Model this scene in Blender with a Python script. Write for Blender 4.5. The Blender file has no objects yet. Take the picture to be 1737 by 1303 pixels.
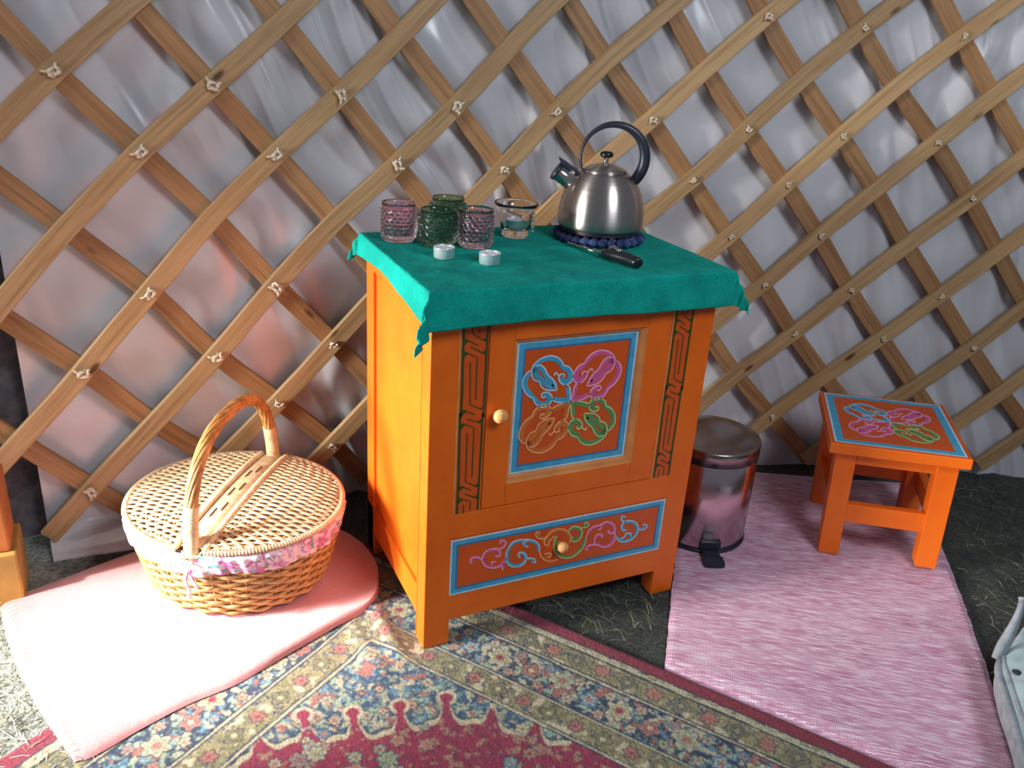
import bpy, bmesh, math, random
import numpy as np
from mathutils import Vector, Matrix
random.seed(7)
rng = np.random.default_rng(7)
scene = bpy.context.scene
COL = scene.collection
PI = math.pi

# ------------------------------------------------------------------ camera
cam_d = bpy.data.cameras.new('camera'); cam = bpy.data.objects.new('camera', cam_d); COL.objects.link(cam)
cam_d.sensor_width = 36; cam_d.sensor_fit = 'HORIZONTAL'; cam_d.lens = 1450.66 / 1737 * 36
right = Vector((0.907709, -0.41514, 0.06102)); down = Vector((-0.11012, -0.376013, -0.920048)); fwd = Vector((0.404893, 0.828416, -0.387025))
Mc = Matrix((right, -down, -fwd)).transposed().to_4x4(); Mc.translation = Vector((-0.45408, -1.24137, 1.11569))
cam.matrix_world = Mc; cam_d.clip_start = .02
scene.camera = cam

# ------------------------------------------------------------------ light
def C(h, a=1.0):
    h = h.lstrip('#'); v = [int(h[i:i+2], 16)/255 for i in (0, 2, 4)]
    return tuple([x/12.92 if x <= .04045 else ((x+.055)/1.055)**2.4 for x in v] + [a])
world = bpy.data.worlds.new('world'); scene.world = world; world.use_nodes = True
bg = world.node_tree.nodes['Background']; bg.inputs[0].default_value = (.66, .70, .80, 1); bg.inputs[1].default_value = .235
def area(name, loc, target, sx, sy, power, col=(1, 1, 1)):
    d = bpy.data.lights.new(name, 'AREA'); d.shape = 'RECTANGLE'; d.size = sx; d.size_y = sy; d.energy = power; d.color = col
    o = bpy.data.objects.new(name, d); COL.objects.link(o); o.location = loc
    o.rotation_euler = (Vector(target)-Vector(loc)).to_track_quat('-Z', 'Y').to_euler(); return o
# open doorway to the left of the camera, and the roof ring above
dl = area('doorway_light', (-1.9, .20, .64), (.0, .13, .36), .26, .6, 9.5, (1, .98, .93)); dl.data.spread = math.radians(40)
area('doorway_sky', (-2.6, -.25, .9), (.0, .10, .38), .6, 1.1, 24, (.96, .98, 1))
area('roof_ring_light', (.6, -1.8, 2.2), (.6, .2, .3), .7, .7, 33, (.84, .91, 1))
sp = bpy.data.lights.new('sunbeam_through_door', 'SPOT'); sp.energy = 1750; sp.spot_size = math.radians(15.5); sp.spot_blend = 1.0; sp.shadow_soft_size = .09; sp.color = (1, .97, .93)
so = bpy.data.objects.new('sunbeam_through_door', sp); COL.objects.link(so); so.location = (-2.75, .05, 2.0)
so.rotation_euler = (Vector((-.53, .16, .05))-Vector(so.location)).to_track_quat('-Z', 'Y').to_euler()
scene.view_settings.view_transform = 'Standard'; scene.view_settings.look = 'None'
scene.view_settings.exposure = 0.0; scene.view_settings.gamma = 1.0; scene.view_settings.use_curve_mapping = False

# ------------------------------------------------------------------ material helpers
class NT:
    def __init__(s, name):
        s.m = bpy.data.materials.new(name); s.m.use_nodes = True; s.t = s.m.node_tree; s.n = s.t.nodes
        s.b = s.n['Principled BSDF']
    def add(s, typ, **kw):
        nd = s.n.new(typ)
        for k, v in kw.items():
            if k.startswith('_'): setattr(nd, k[1:], v)
        for k, v in kw.items():
            if not k.startswith('_'):
                key = k.replace('__', ' ')
                if hasattr(v, 'node') or isinstance(v, bpy.types.NodeSocket): s.t.links.new(v, nd.inputs[key])
                else: nd.inputs[key].default_value = v
        return nd
    def link(s, a, b): s.t.links.new(a, b)
    def ramp(s, fac, stops, interp='LINEAR'):
        r = s.n.new('ShaderNodeValToRGB'); cr = r.color_ramp; cr.interpolation = interp
        while len(cr.elements) < len(stops): cr.elements.new(.5)
        for e, (p, c) in zip(cr.elements, stops): e.position = p; e.color = c
        s.link(fac, r.inputs[0]); return r.outputs[0]
    def coord(s, kind='Object', scale=(1, 1, 1), rot=(0, 0, 0)):
        tc = s.n.new('ShaderNodeTexCoord'); mp = s.n.new('ShaderNodeMapping'); mp.inputs['Scale'].default_value = scale; mp.inputs['Rotation'].default_value = rot
        s.link(tc.outputs[kind], mp.inputs['Vector']); return mp.outputs[0]
    def noise(s, vec, scale, detail=3, rough=.5, dist=0):
        n = s.n.new('ShaderNodeTexNoise'); n.inputs['Scale'].default_value = scale; n.inputs['Detail'].default_value = detail
        n.inputs['Roughness'].default_value = rough; n.inputs['Distortion'].default_value = dist
        if vec is not None: s.link(vec, n.inputs['Vector'])
        return n.outputs['Fac']
    def mix(s, fac, a, b, typ='MIX'):
        n = s.n.new('ShaderNodeMix'); n.data_type = 'RGBA'; n.blend_type = typ
        for i, v in ((0, fac), (6, a), (7, b)):
            if isinstance(v, bpy.types.NodeSocket): s.link(v, n.inputs[i])
            else: n.inputs[i].default_value = v
        return n.outputs[2]
    def bump(s, h, strength=.3, dist=.002):
        n = s.n.new('ShaderNodeBump'); n.inputs['Strength'].default_value = strength; n.inputs['Distance'].default_value = dist
        s.link(h, n.inputs['Height']); s.link(n.outputs[0], s.b.inputs['Normal'])
    def set(s, **kw):
        for k, v in kw.items():
            i = s.b.inputs[k.replace('__', ' ')]
            if isinstance(v, bpy.types.NodeSocket): s.link(v, i)
            else: i.default_value = v
        return s.m
def plain(name, hexc, rough=.5, metal=0, var=.08, nscale=30, bump=0, bscale=200, **kw):
    t = NT(name); v = t.coord(); n = t.noise(v, nscale, 4)
    c = C(hexc); lo = tuple(x*(1-var*2.2) for x in c[:3])+(1,); hi = tuple(min(1, x*(1+var)) for x in c[:3])+(1,)
    col = t.ramp(n, [(.3, lo), (.65, hi)])
    if bump: t.bump(t.noise(v, bscale, 3), bump, .002)
    return t.set(Base__Color=col, Roughness=rough, Metallic=metal, **kw)

# ------------------------------------------------------------------ mesh helpers
def mesh_obj(name, V, F, mat, parent=None, smooth=False, loc=None):
    me = bpy.data.meshes.new(name); me.from_pydata([tuple(v) for v in V], [], [tuple(f) for f in F]); me.update()
    if smooth: me.polygons.foreach_set('use_smooth', [True]*len(me.polygons))
    if mat: me.materials.append(mat)
    o = bpy.data.objects.new(name, me); COL.objects.link(o)
    if parent is not None: o.parent = parent
    if loc: o.location = loc
    return o
def grid_obj(name, P, mat, parent=None, smooth=True, close_u=False, close_v=False):
    """P: array (n,m,3)"""
    n, m = P.shape[:2]; idx = np.arange(n*m).reshape(n, m)
    iu = np.arange(n if close_u else n-1); iv = np.arange(m if close_v else m-1)
    a = idx[np.ix_(iu, iv)]; b = idx[np.ix_((iu+1) % n, iv)]; c = idx[np.ix_((iu+1) % n, (iv+1) % m)]; d = idx[np.ix_(iu, (iv+1) % m)]
    F = np.stack([a, b, c, d], -1).reshape(-1, 4)
    me = bpy.data.meshes.new(name); me.vertices.add(n*m); me.vertices.foreach_set('co', P.reshape(-1).astype(np.float32))
    me.loops.add(F.size); me.loops.foreach_set('vertex_index', F.reshape(-1).astype(np.int32))
    me.polygons.add(len(F)); me.polygons.foreach_set('loop_start', np.arange(0, F.size, 4, dtype=np.int32))
    me.polygons.foreach_set('loop_total', np.full(len(F), 4, dtype=np.int32))
    me.update(calc_edges=True); me.validate()
    if smooth: me.polygons.foreach_set('use_smooth', [True]*len(me.polygons))
    if mat: me.materials.append(mat)
    o = bpy.data.objects.new(name, me); COL.objects.link(o)
    if parent is not None: o.parent = parent
    return o
class MB:
    def __init__(s): s.V = []; s.F = []
    def add(s, V, F):
        k = len(s.V); s.V += [tuple(v) for v in V]; s.F += [tuple(i+k for i in f) for f in F]
    def box(s, x0, x1, y0, y1, z0, z1, bev=0):
        if bev <= 0:
            V = [(x, y, z) for x in (x0, x1) for y in (y0, y1) for z in (z0, z1)]
            s.add(V, [(0, 1, 3, 2), (4, 6, 7, 5), (0, 4, 5, 1), (2, 3, 7, 6), (0, 2, 6, 4), (1, 5, 7, 3)]); return
        bm = bmesh.new(); bmesh.ops.create_cube(bm, size=1)
        for v in bm.verts: v.co = Vector(((x0+x1)/2+v.co.x*(x1-x0), (y0+y1)/2+v.co.y*(y1-y0), (z0+z1)/2+v.co.z*(z1-z0)))
        bmesh.ops.bevel(bm, geom=bm.edges[:], offset=bev, segments=2, affect='EDGES', profile=.5)
        bm.verts.index_update(); s.add([v.co[:] for v in bm.verts], [[v.index for v in f.verts] for f in bm.faces]); bm.free()
    def tube(s, pts, r, n=8, closed=False, cap=True):
        pts = [Vector(p) for p in pts]; m = len(pts); rs = r if hasattr(r, '__len__') else [r]*m
        rings = []; up = None
        for i, p in enumerate(pts):
            a = pts[(i-1) % m] if (closed or i > 0) else p; b = pts[(i+1) % m] if (closed or i < m-1) else p
            t = (b-a).normalized() if (b-a).length > 1e-9 else Vector((0, 0, 1))
            if up is None: up = t.orthogonal().normalized()
            up = (up - t*up.dot(t)); up = up.normalized() if up.length > 1e-6 else t.orthogonal().normalized()
            w = t.cross(up)
            rings.append([p+(up*math.cos(2*PI*k/n)+w*math.sin(2*PI*k/n))*rs[i] for k in range(n)])
        V = [v for rg in rings for v in rg]; F = []
        for i in range(m if closed else m-1):
            for k in range(n):
                a = i*n+k; b = i*n+(k+1) % n; c = ((i+1) % m)*n+(k+1) % n; d = ((i+1) % m)*n+k; F.append((a, b, c, d))
        if cap and not closed: F.append(tuple(range(n))[::-1]); F.append(tuple((m-1)*n+k for k in range(n)))
        s.add(V, F)
    def lathe(s, prof, n=48, cx=0, cy=0, cap0=False, cap1=False):
        V = [(cx+r*math.cos(2*PI*k/n), cy+r*math.sin(2*PI*k/n), z) for r, z in prof for k in range(n)]; F = []
        for i in range(len(prof)-1):
            for k in range(n):
                F.append((i*n+k, i*n+(k+1) % n, (i+1)*n+(k+1) % n, (i+1)*n+k))
        if cap0: F.append(tuple(range(n))[::-1])
        if cap1: F.append(tuple((len(prof)-1)*n+k for k in range(n)))
        s.add(V, F)
    def sphere(s, c, r, n=10, m=6, sz=1):
        V = [(c[0], c[1], c[2]-r*sz)]; F = []
        for i in range(1, m):
            ph = PI*i/m
            for k in range(n): V.append((c[0]+r*math.sin(ph)*math.cos(2*PI*k/n), c[1]+r*math.sin(ph)*math.sin(2*PI*k/n), c[2]-r*sz*math.cos(ph)))
        V.append((c[0], c[1], c[2]+r*sz)); L = len(V)-1
        for k in range(n):
            F.append((0, 1+(k+1) % n, 1+k)); F.append((L, 1+(m-2)*n+k, 1+(m-2)*n+(k+1) % n))
            for i in range(m-2): F.append((1+i*n+k, 1+i*n+(k+1) % n, 1+(i+1)*n+(k+1) % n, 1+(i+1)*n+k))
        s.add(V, F)
    def build(s, name, mat, parent=None, smooth=False, loc=None): return mesh_obj(name, s.V, s.F, mat, parent, smooth, loc)
def thing(name, label, cat, loc=(0, 0, 0), rz=0, group=None, rot=None):
    o = bpy.data.objects.new(name, None); COL.objects.link(o); o.location = loc; o.rotation_euler = rot or (0, 0, rz)
    o.empty_display_size = .05
    return tag(o, label, cat, group)
def tag(o, label=None, cat=None, group=None, kind=None):
    if label: o['label'] = label
    if cat: o['category'] = cat
    if group: o['group'] = group
    if kind: o['kind'] = kind
    return o
def smooth_pts(pts, n=5, closed=False):
    """Catmull-Rom"""
    P = [np.array(p, float) for p in pts]; m = len(P); out = []
    segs = m if closed else m-1
    for i in range(segs):
        p1 = P[i]; p2 = P[(i+1) % m]
        p0 = P[(i-1) % m] if (closed or i > 0) else 2*p1-p2
        p3 = P[(i+2) % m] if (closed or i < m-2) else 2*p2-p1
        for k in range(n):
            t = k/n
            out.append(.5*((2*p1)+(-p0+p2)*t+(2*p0-5*p1+4*p2-p3)*t*t+(-p0+3*p1-3*p2+p3)*t**3))
    if not closed: out.append(P[-1])
    return out
# vectorised value noise
_T = rng.random((64, 64, 64)).astype(np.float32)
def vnoise(x, y, z=0.0):
    x = np.asarray(x, float); y = np.asarray(y, float); z = np.asarray(z, float)+0*x
    xi = np.floor(x).astype(int); yi = np.floor(y).astype(int); zi = np.floor(z).astype(int)
    xf = x-xi; yf = y-yi; zf = z-zi
    sx = xf*xf*(3-2*xf); sy = yf*yf*(3-2*yf); sz = zf*zf*(3-2*zf); r = 0
    for a in (0, 1):
        for b in (0, 1):
            for c in (0, 1):
                r = r+_T[(xi+a) & 63, (yi+b) & 63, (zi+c) & 63]*(sx if a else 1-sx)*(sy if b else 1-sy)*(sz if c else 1-sz)
    return r
def fbm(x, y, z=0.0, o=4):
    r = 0; a = .5
    for k in range(o): r = r+a*vnoise(x*2**k+7*k, y*2**k+3*k, np.asarray(z)+11*k); a *= .5
    return r/(1-.5**o)
def sstep(a, b, x): t = np.clip((x-a)/(b-a), 0, 1); return t*t*(3-2*t)

# ------------------------------------------------------------------ materials
def pine(name, light, dark, red):
    t = NT(name); tc = t.n.new('ShaderNodeTexCoord'); mp = t.n.new('ShaderNodeMapping'); mp.inputs['Scale'].default_value = (1, 1, 1)
    t.link(tc.outputs['UV'], mp.inputs['Vector']); oi = t.n.new('ShaderNodeObjectInfo')
    cx = t.add('ShaderNodeCombineXYZ', X=oi.outputs['Random']); ad = t.n.new('ShaderNodeVectorMath'); ad.operation = 'MULTIPLY_ADD'
    t.link(cx.outputs[0], ad.inputs[0]); ad.inputs[1].default_value = (37, 11, 5); t.link(mp.outputs[0], ad.inputs[2])
    v = t.n.new('ShaderNodeMapping'); t.link(ad.outputs[0], v.inputs['Vector']); v.inputs['Scale'].default_value = (2.0, 45, 1)
    g = t.noise(v.outputs[0], 2.2, 5, .6, .6)
    v2 = t.n.new('ShaderNodeMapping'); t.link(ad.outputs[0], v2.inputs['Vector']); v2.inputs['Scale'].default_value = (3, 3, 1)
    big = t.noise(v2.outputs[0], 1.2, 2)
    c1 = t.ramp(g, [(.3, C(dark)), (.55, C(light)), (.8, tuple(min(1, x*1.15) for x in C(light)[:3])+(1,))])
    c2 = t.mix(t.ramp(big, [(.42, (0, 0, 0, 1)), (.7, (1, 1, 1, 1))]), c1, C(red), 'MIX')
    c2 = t.mix(.45, c1, c2)
    vo = t.n.new('ShaderNodeTexVoronoi'); v3 = t.n.new('ShaderNodeMapping'); t.link(ad.outputs[0], v3.inputs['Vector']); v3.inputs['Scale'].default_value = (5.5, 14, 1)
    t.link(v3.outputs[0], vo.inputs['Vector']); vo.inputs['Scale'].default_value = 1.0
    kn = t.ramp(vo.outputs['Distance'], [(.06, (1, 1, 1, 1)), (.12, (0, 0, 0, 1))])
    col = t.mix(kn, c2, C('#5a3a20'))
    hv = t.n.new('ShaderNodeHueSaturation'); mr = t.n.new('ShaderNodeMapRange'); t.link(oi.outputs['Random'], mr.inputs[0]); mr.inputs[3].default_value = .8; mr.inputs[4].default_value = 1.12
    t.link(mr.outputs[0], hv.inputs['Value']); t.link(col, hv.inputs['Color'])
    t.bump(g, .25, .001)
    return t.set(Base__Color=hv.outputs[0], Roughness=.55)
M_FRONT = pine('pine_slat', '#b39267', '#91704a', '#a0774c')
M_BACK = pine('pine_slat_reddish', '#a27a50', '#7e5a36', '#925e38')
t = NT('satin_canvas'); v = t.coord('Object'); n1 = t.noise(v, 5, 3); n2 = t.noise(v, 900, 2)
col = t.ramp(n1, [(.35, C('#bab9bd')), (.65, C('#c9c8cc'))]); t.bump(n2, .08, .0006)
M_CANVAS = t.set(Base__Color=col, Roughness=.27, Specular__IOR__Level=.85, Sheen__Weight=.1)
t = NT('dark_felt_lining'); v = t.coord('Object'); n1 = t.noise(v, 14, 6, .65); n2 = t.noise(v, 300, 3)
M_FELT = t.set(Base__Color=t.ramp(n1, [(.35, C('#3d3a3c')), (.5, C('#5d5558')), (.7, C('#7a6d6f'))]), Roughness=.85); t.bump(n1, .6, .01)
t = NT('trodden_earth'); v = t.coord('Object'); n1 = t.noise(v, 9, 6, .65); n2 = t.noise(v, 120, 4, .7)
c = t.ramp(n1, [(.3, C('#1e2124')), (.55, C('#323736')), (.75, C('#4a4a3e'))]); c = t.mix(t.ramp(n2, [(.45, (0, 0, 0, 1)), (.75, (1, 1, 1, 1))]), c, C('#56584c')); t.bump(n2, 1, .006)
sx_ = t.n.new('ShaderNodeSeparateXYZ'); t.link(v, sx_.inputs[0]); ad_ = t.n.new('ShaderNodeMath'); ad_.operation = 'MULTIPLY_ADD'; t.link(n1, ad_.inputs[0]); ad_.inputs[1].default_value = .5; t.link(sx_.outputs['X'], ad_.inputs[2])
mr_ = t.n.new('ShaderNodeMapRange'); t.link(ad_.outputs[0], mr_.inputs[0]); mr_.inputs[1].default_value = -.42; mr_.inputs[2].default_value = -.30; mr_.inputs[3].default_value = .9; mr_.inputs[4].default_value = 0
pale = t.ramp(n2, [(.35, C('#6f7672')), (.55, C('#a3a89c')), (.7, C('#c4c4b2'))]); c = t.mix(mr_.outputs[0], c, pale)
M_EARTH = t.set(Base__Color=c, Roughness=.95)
t = NT('dry_grass'); oi = t.n.new('ShaderNodeTexCoord'); n1 = t.noise(t.coord('Object'), 40, 1)
M_STRAW = plain('pale_straw', '#b4b29a', .7, 0, .2, 60)
M_GRASS = t.set(Base__Color=t.ramp(n1, [(.3, C('#34392e')), (.5, C('#55553f')), (.7, C('#8a8468'))]), Roughness=.7)
def paint(name, base, blot, rough=.42):
    t = NT(name); v = t.coord('Object'); n1 = t.noise(v, 7, 5, .6); n2 = t.noise(v, 60, 4, .6)
    c = t.ramp(n1, [(.35, C(blot)), (.6, C(base))]); c = t.mix(t.ramp(n2, [(.3, (.14, .14, .14, 1)), (.42, (0, 0, 0, 1))]), c, C('#8a4a18')); t.bump(n2, .06, .001)
    return t.set(Base__Color=c, Roughness=rough)
M_ORANGE = paint('orange_paint', '#e0670d', '#d65c0a')
M_PANEL = paint('deep_orange_paint', '#cc5214', '#c04a10')
M_EDGELIT = paint('orange_edge_highlight', '#d58a4c', '#b06a34')  # paler orange: lit-edge highlight put into the colour, shared by the hinges
def pc(name, h): return plain(name, h, .5, 0, .06, 60)
M_BLUE = pc('blue_paint', '#3f9cc0'); M_LBLUE = pc('pale_blue_line_paint', '#b5cfe0'); M_DBLUE = pc('deep_blue_paint', '#2f6f9c')
M_PINK = pc('magenta_paint', '#c65890'); M_LPINK = pc('pale_pink_line_paint', '#eda0c0')
M_GRN = pc('leaf_green_paint', '#5c8a4c'); M_LGRN = pc('pale_green_line_paint', '#b0cf8e')
M_OCH = pc('ochre_paint', '#c46c2c'); M_LOCH = pc('pale_apricot_line_paint', '#f0a56e')
M_DGRN = pc('dark_green_paint', '#33400e')
t = NT('green_felt_cloth'); v = t.coord('Object'); n1 = t.noise(v, 260, 3, .6); n2 = t.noise(v, 18, 4)
c = t.ramp(n2, [(.3, C('#068478')), (.7, C('#0ca292'))]); c = t.mix(t.ramp(n1, [(.35, (.35, .35, .35, 1)), (.6, (0, 0, 0, 1))]), c, C('#055a50')); t.bump(n1, .5, .0015)
M_GCLOTH = t.set(Base__Color=c, Roughness=.95, Specular__IOR__Level=.15)
t = NT('pink_felt_blanket'); v = t.coord('Object'); n1 = t.noise(v, 350, 4, .65); n2 = t.noise(v, 10, 4)
c = t.ramp(n2, [(.3, C('#c98a8a')), (.7, C('#d69c9a'))]); c = t.mix(t.ramp(n1, [(.35, (.5, .5, .5, 1)), (.6, (0, 0, 0, 1))]), c, C('#b87274')); t.bump(n1, .7, .002)
M_BLANKET = t.set(Base__Color=c, Roughness=.95, Sheen__Weight=.25)
t = NT('pink_rag_weave'); tc = t.n.new('ShaderNodeTexCoord'); mp = t.n.new('ShaderNodeMapping'); t.link(tc.outputs['UV'], mp.inputs[0]); mp.inputs['Scale'].default_value = (22, 330, 1)
n1 = t.noise(mp.outputs[0], 1, 3, .6, .3)
mp2 = t.n.new('ShaderNodeMapping'); t.link(tc.outputs['UV'], mp2.inputs[0]); mp2.inputs['Scale'].default_value = (5, 26, 1); n2 = t.noise(mp2.outputs[0], 1, 4, .6)
w = t.n.new('ShaderNodeTexWave'); w.bands_direction = 'X'; w.inputs['Scale'].default_value = 95; w.inputs['Distortion'].default_value = .6; t.link(tc.outputs['UV'], w.inputs[0])
w2 = t.n.new('ShaderNodeTexWave'); w2.bands_direction = 'Y'; w2.inputs['Scale'].default_value = 75; w2.inputs['Distortion'].default_value = 1.2; t.link(tc.outputs['UV'], w2.inputs[0])
c = t.ramp(n2, [(.3, C('#b4728e')), (.5, C('#c88ea8')), (.72, C('#dab0c4'))])
c = t.mix(t.ramp(n1, [(.46, (0, 0, 0, 1)), (.64, (.95, .95, .95, 1))]), c, C('#f4e4f0'))
c = t.mix(t.ramp(w.outputs['Fac'], [(.0, (.32, .32, .32, 1)), (.5, (0, 0, 0, 1))]), c, C('#a8688a'))
hm = t.n.new('ShaderNodeMath'); hm.operation = 'MULTIPLY'; t.link(w.outputs['Fac'], hm.inputs[0]); t.link(w2.outputs['Fac'], hm.inputs[1]); t.bump(hm.outputs[0], .8, .002)
M_MAT = t.set(Base__Color=c, Roughness=.9)
M_CORD = plain('rawhide_cord', '#d8c8b0', .55, 0, .1, 200)
M_WHITE = plain('candle_wax', '#eef0f2', .4, 0, .02)
M_ALU = plain('tealight_foil', '#dfe6ea', .28, .75, .03)
M_BLACK = plain('black_plastic', '#15161c', .25, 0, .1)
M_BLACKM = plain('satin_black_plastic', '#1d2230', .38, 0, .1)
t = NT('brushed_steel'); v = t.coord('Object', (1, 1, 60)); n1 = t.noise(v, 12, 4, .6)
rr = t.ramp(n1, [(.3, (.26, .26, .26, 1)), (.7, (.36, .36, .36, 1))])
tg = t.n.new('ShaderNodeTangent'); tg.direction_type = 'RADIAL'; tg.axis = 'Z'; t.link(tg.outputs[0], t.b.inputs['Tangent']); t.b.inputs['Anisotropic Rotation'].default_value = .25
M_STEEL = t.set(Base__Color=C('#b9b0aa'), Metallic=1.0, Roughness=rr, Anisotropic=.85); t.bump(n1, .03, .0005)
M_CHROME = plain('polished_steel', '#c4bcb8', .12, 1.0, .03)
t = NT('bin_steel'); v = t.coord('Object', (1, 1, 1)); n1 = t.noise(v, 40, 3)
M_BIN = t.set(Base__Color=C('#c4b0b6'), Metallic=1.0, Roughness=t.ramp(n1, [(.3, (.16, .16, .16, 1)), (.7, (.22, .22, .22, 1))]))
M_LID = plain('bin_lid_satin_steel', '#9a8e8c', .24, 1.0, .04)
def glass(name, col, rough=.03):
    t = NT(name); v = t.coord('Object'); n1 = t.noise(v, 120, 2)
    return t.set(Base__Color=t.ramp(n1, [(.3, col), (.7, tuple(min(1, x*1.04) for x in col[:3])+(1,))]), Roughness=rough, Transmission__Weight=1.0, IOR=1.45)
M_GPINK = glass('pink_pressed_glass', (.90, .66, .76, 1)); M_GGREEN = glass('green_pressed_glass', (.34, .55, .40, 1)); M_GCLEAR = glass('clear_glass', (.96, .98, .98, 1))
M_BALL = plain('blue_felt_ball', '#23305c', .95, 0, .25, 120, .6, 500)
M_BALL2 = plain('slate_blue_felt_ball', '#3c4f80', .95, 0, .25, 120, .6, 500)
def wick(name, a, b):
    t = NT(name); v = t.coord('Object'); n1 = t.noise(v, 45, 5, .65); n2 = t.noise(v, 400, 2)
    t.bump(n2, .3, .001); return t.set(Base__Color=t.ramp(n1, [(.3, C(a)), (.65, C(b))]), Roughness=.45)
M_WICK = wick('golden_wicker', '#9a6c38', '#cf9f62'); M_WICKL = wick('pale_peeled_wicker', '#c8a477', '#e6cfa4'); M_WICKH = wick('honey_wicker_handle', '#8f5f2c', '#cd9c5a')
t = NT('floral_cotton'); v = t.coord('Object'); n1 = t.noise(v, 26, 2, .5, 1.2); n2 = t.noise(v, 31, 3, .5, 2.0); n3 = t.noise(v, 60, 2, .5, 3)
c = t.ramp(n1, [(.0, C('#e6c9da')), (.50, C('#ecd5e2')), (.58, C('#d890b8')), (.64, C('#c25a9c')), (.70, C('#e6cfe0'))])
c = t.mix(t.ramp(n2, [(.60, (0, 0, 0, 1)), (.64, (1, 1, 1, 1))]), c, C('#4fb0a8')); c = t.mix(t.ramp(n3, [(.63, (0, 0, 0, 1)), (.67, (.8, .8, .8, 1))]), c, C('#5c5878'))
M_FLORAL = t.set(Base__Color=c, Roughness=.8)
M_LINER = plain('cream_liner', '#d8c0c8', .9)
M_BLOCK1 = plain('orange_brown_timber', '#a8622c', .6, 0, .15, 12); M_BLOCK2 = plain('ochre_timber', '#b08440', .6, 0, .15, 12)
M_BAG = plain('grey_canvas_bag', '#8f9499', .8, 0, .12, 40, .5, 300); M_BAGIN = plain('dark_bag_lining', '#2a2c33', .9)
M_TEALBAG = plain('pale_bag_panel', '#a3b4b8', .8, 0, .1, 40)
# pile carpet: colour attribute holds the woven dye pattern
t = NT('pile_carpet'); at = t.n.new('ShaderNodeAttribute'); at.attribute_name = 'dye'; n1 = t.noise(t.coord('Object'), 1200, 2)
c = t.mix(t.ramp(n1, [(.3, (.4, .4, .4, 1)), (.6, (0, 0, 0, 1))]), at.outputs['Color'], (.02, .02, .025, 1)); t.bump(n1, .6, .002)
M_RUG = t.set(Base__Color=c, Roughness=.95, Sheen__Weight=.1)
# ================================================================== SETTING
GZ = -.006
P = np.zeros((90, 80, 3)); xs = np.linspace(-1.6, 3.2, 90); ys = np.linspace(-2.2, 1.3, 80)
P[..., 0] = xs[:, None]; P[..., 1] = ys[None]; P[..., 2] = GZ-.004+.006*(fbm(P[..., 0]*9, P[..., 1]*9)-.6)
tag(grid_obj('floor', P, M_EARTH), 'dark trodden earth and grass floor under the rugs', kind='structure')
WC = np.array([-.236, -3.818]); WR = 4.425
def wall(s, z, dr=0.0):
    th = np.asarray(s)/WR; r = WR+dr
    return np.stack([WC[0]+r*np.sin(th), WC[1]+r*np.cos(th), np.asarray(z)+0*th], -1)
def folds(S, Z):
    w = fbm(S*2.3, Z*1.6, 3.3, 2); w2 = fbm(S*5, Z*3.4, 9.1, 2); w3 = fbm(S*3.6+4, Z*3.0, 17.1, 2)
    ph = S*5.2+Z*2.4+w*4.0
    f1 = np.abs(np.sin(ph*PI))**1.3
    ph2 = S*11+Z*2.2+w*3+w2*1.6
    m = sstep(.42, .66, w3)
    f2 = np.abs(np.sin(ph2*PI))**1.5
    ph3 = S*23+Z*9+w*6
    f3 = (1-np.abs(np.sin(ph3*PI)))**2
    m3 = sstep(.48, .66, fbm(S*3.3, Z*3.3, 31.7, 2))
    return .046-.013*f1-.006*f2*m-.0038*f3*m3-.009*(w2-.5)
ss = np.linspace(-.415, 2.75, 900); zz = np.linspace(GZ-.01, 1.55, 330)
S, Z = np.meshgrid(ss, zz, indexing='ij')
dr = folds(S, Z); dr = np.where(dr < .024, .0205+.0035*np.exp((dr-.024)/.0035), dr)
dr = dr-(.085-.02*vnoise(S*12, S*0))*np.clip(1-Z/.034, 0, 1.2)*sstep(.08, -.08, S)
P = wall(S, Z, 0); th = S/WR; P[..., 0] = WC[0]+(WR+dr)*np.sin(th); P[..., 1] = WC[1]+(WR+dr)*np.cos(th)
tag(grid_obj('wall_back', P, M_CANVAS), 'pale satin canvas lining of the yurt, creased behind the lattice', kind='structure')
ss = np.linspace(-1.15, -.40, 120); zz = np.linspace(GZ-.01, 1.55, 200); S, Z = np.meshgrid(ss, zz, indexing='ij'); th = S/WR
dr = .085+.022*fbm(S*9, Z*7, 5)-.01*np.abs(np.sin((S*6+Z*1.7+fbm(S*4, Z*4))*PI)); P = np.stack([WC[0]+(WR+dr)*np.sin(th), WC[1]+(WR+dr)*np.cos(th), Z], -1)
tag(grid_obj('wall_left', P, M_FELT), 'dark mottled felt lining left of the pale canvas', kind='structure')

# grass blades, nobody could count them
gb = MB()
def blade(x, y, L, h, a):
    n = 4; w = random.uniform(.0004, .0010); pts = []
    for k in range(n+1):
        t_ = k/n; pts.append((x+math.cos(a)*L*t_, y+math.sin(a)*L*t_, GZ+.001+h*math.sin(t_*PI*.85)))
        a += random.uniform(-.04, .04)
    V = []; F = []
    for k, p in enumerate(pts):
        ww = w*(1-.7*k/n); V += [(p[0]-math.sin(a)*ww, p[1]+math.cos(a)*ww, p[2]), (p[0]+math.sin(a)*ww, p[1]-math.cos(a)*ww, p[2]+.0006)]
    for k in range(n): F.append((2*k, 2*k+1, 2*k+3, 2*k+2))
    gb.add(V, F)
def on_mat(x, y):
    a = (x-.43)*.61+(y+.19)*.79; b = (x-.43)*.79-(y+.19)*.61      # along, across the woven mat
    rr_ = ((x+.043)*-.823+(y-.452)*-.568)                       # inside the pile rug when > 0
    return (-.02 < b < .66 and a < .90) or rr_ > -.02 and ((x+.043)*.568-(y-.452)*.823) > -.02
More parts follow.
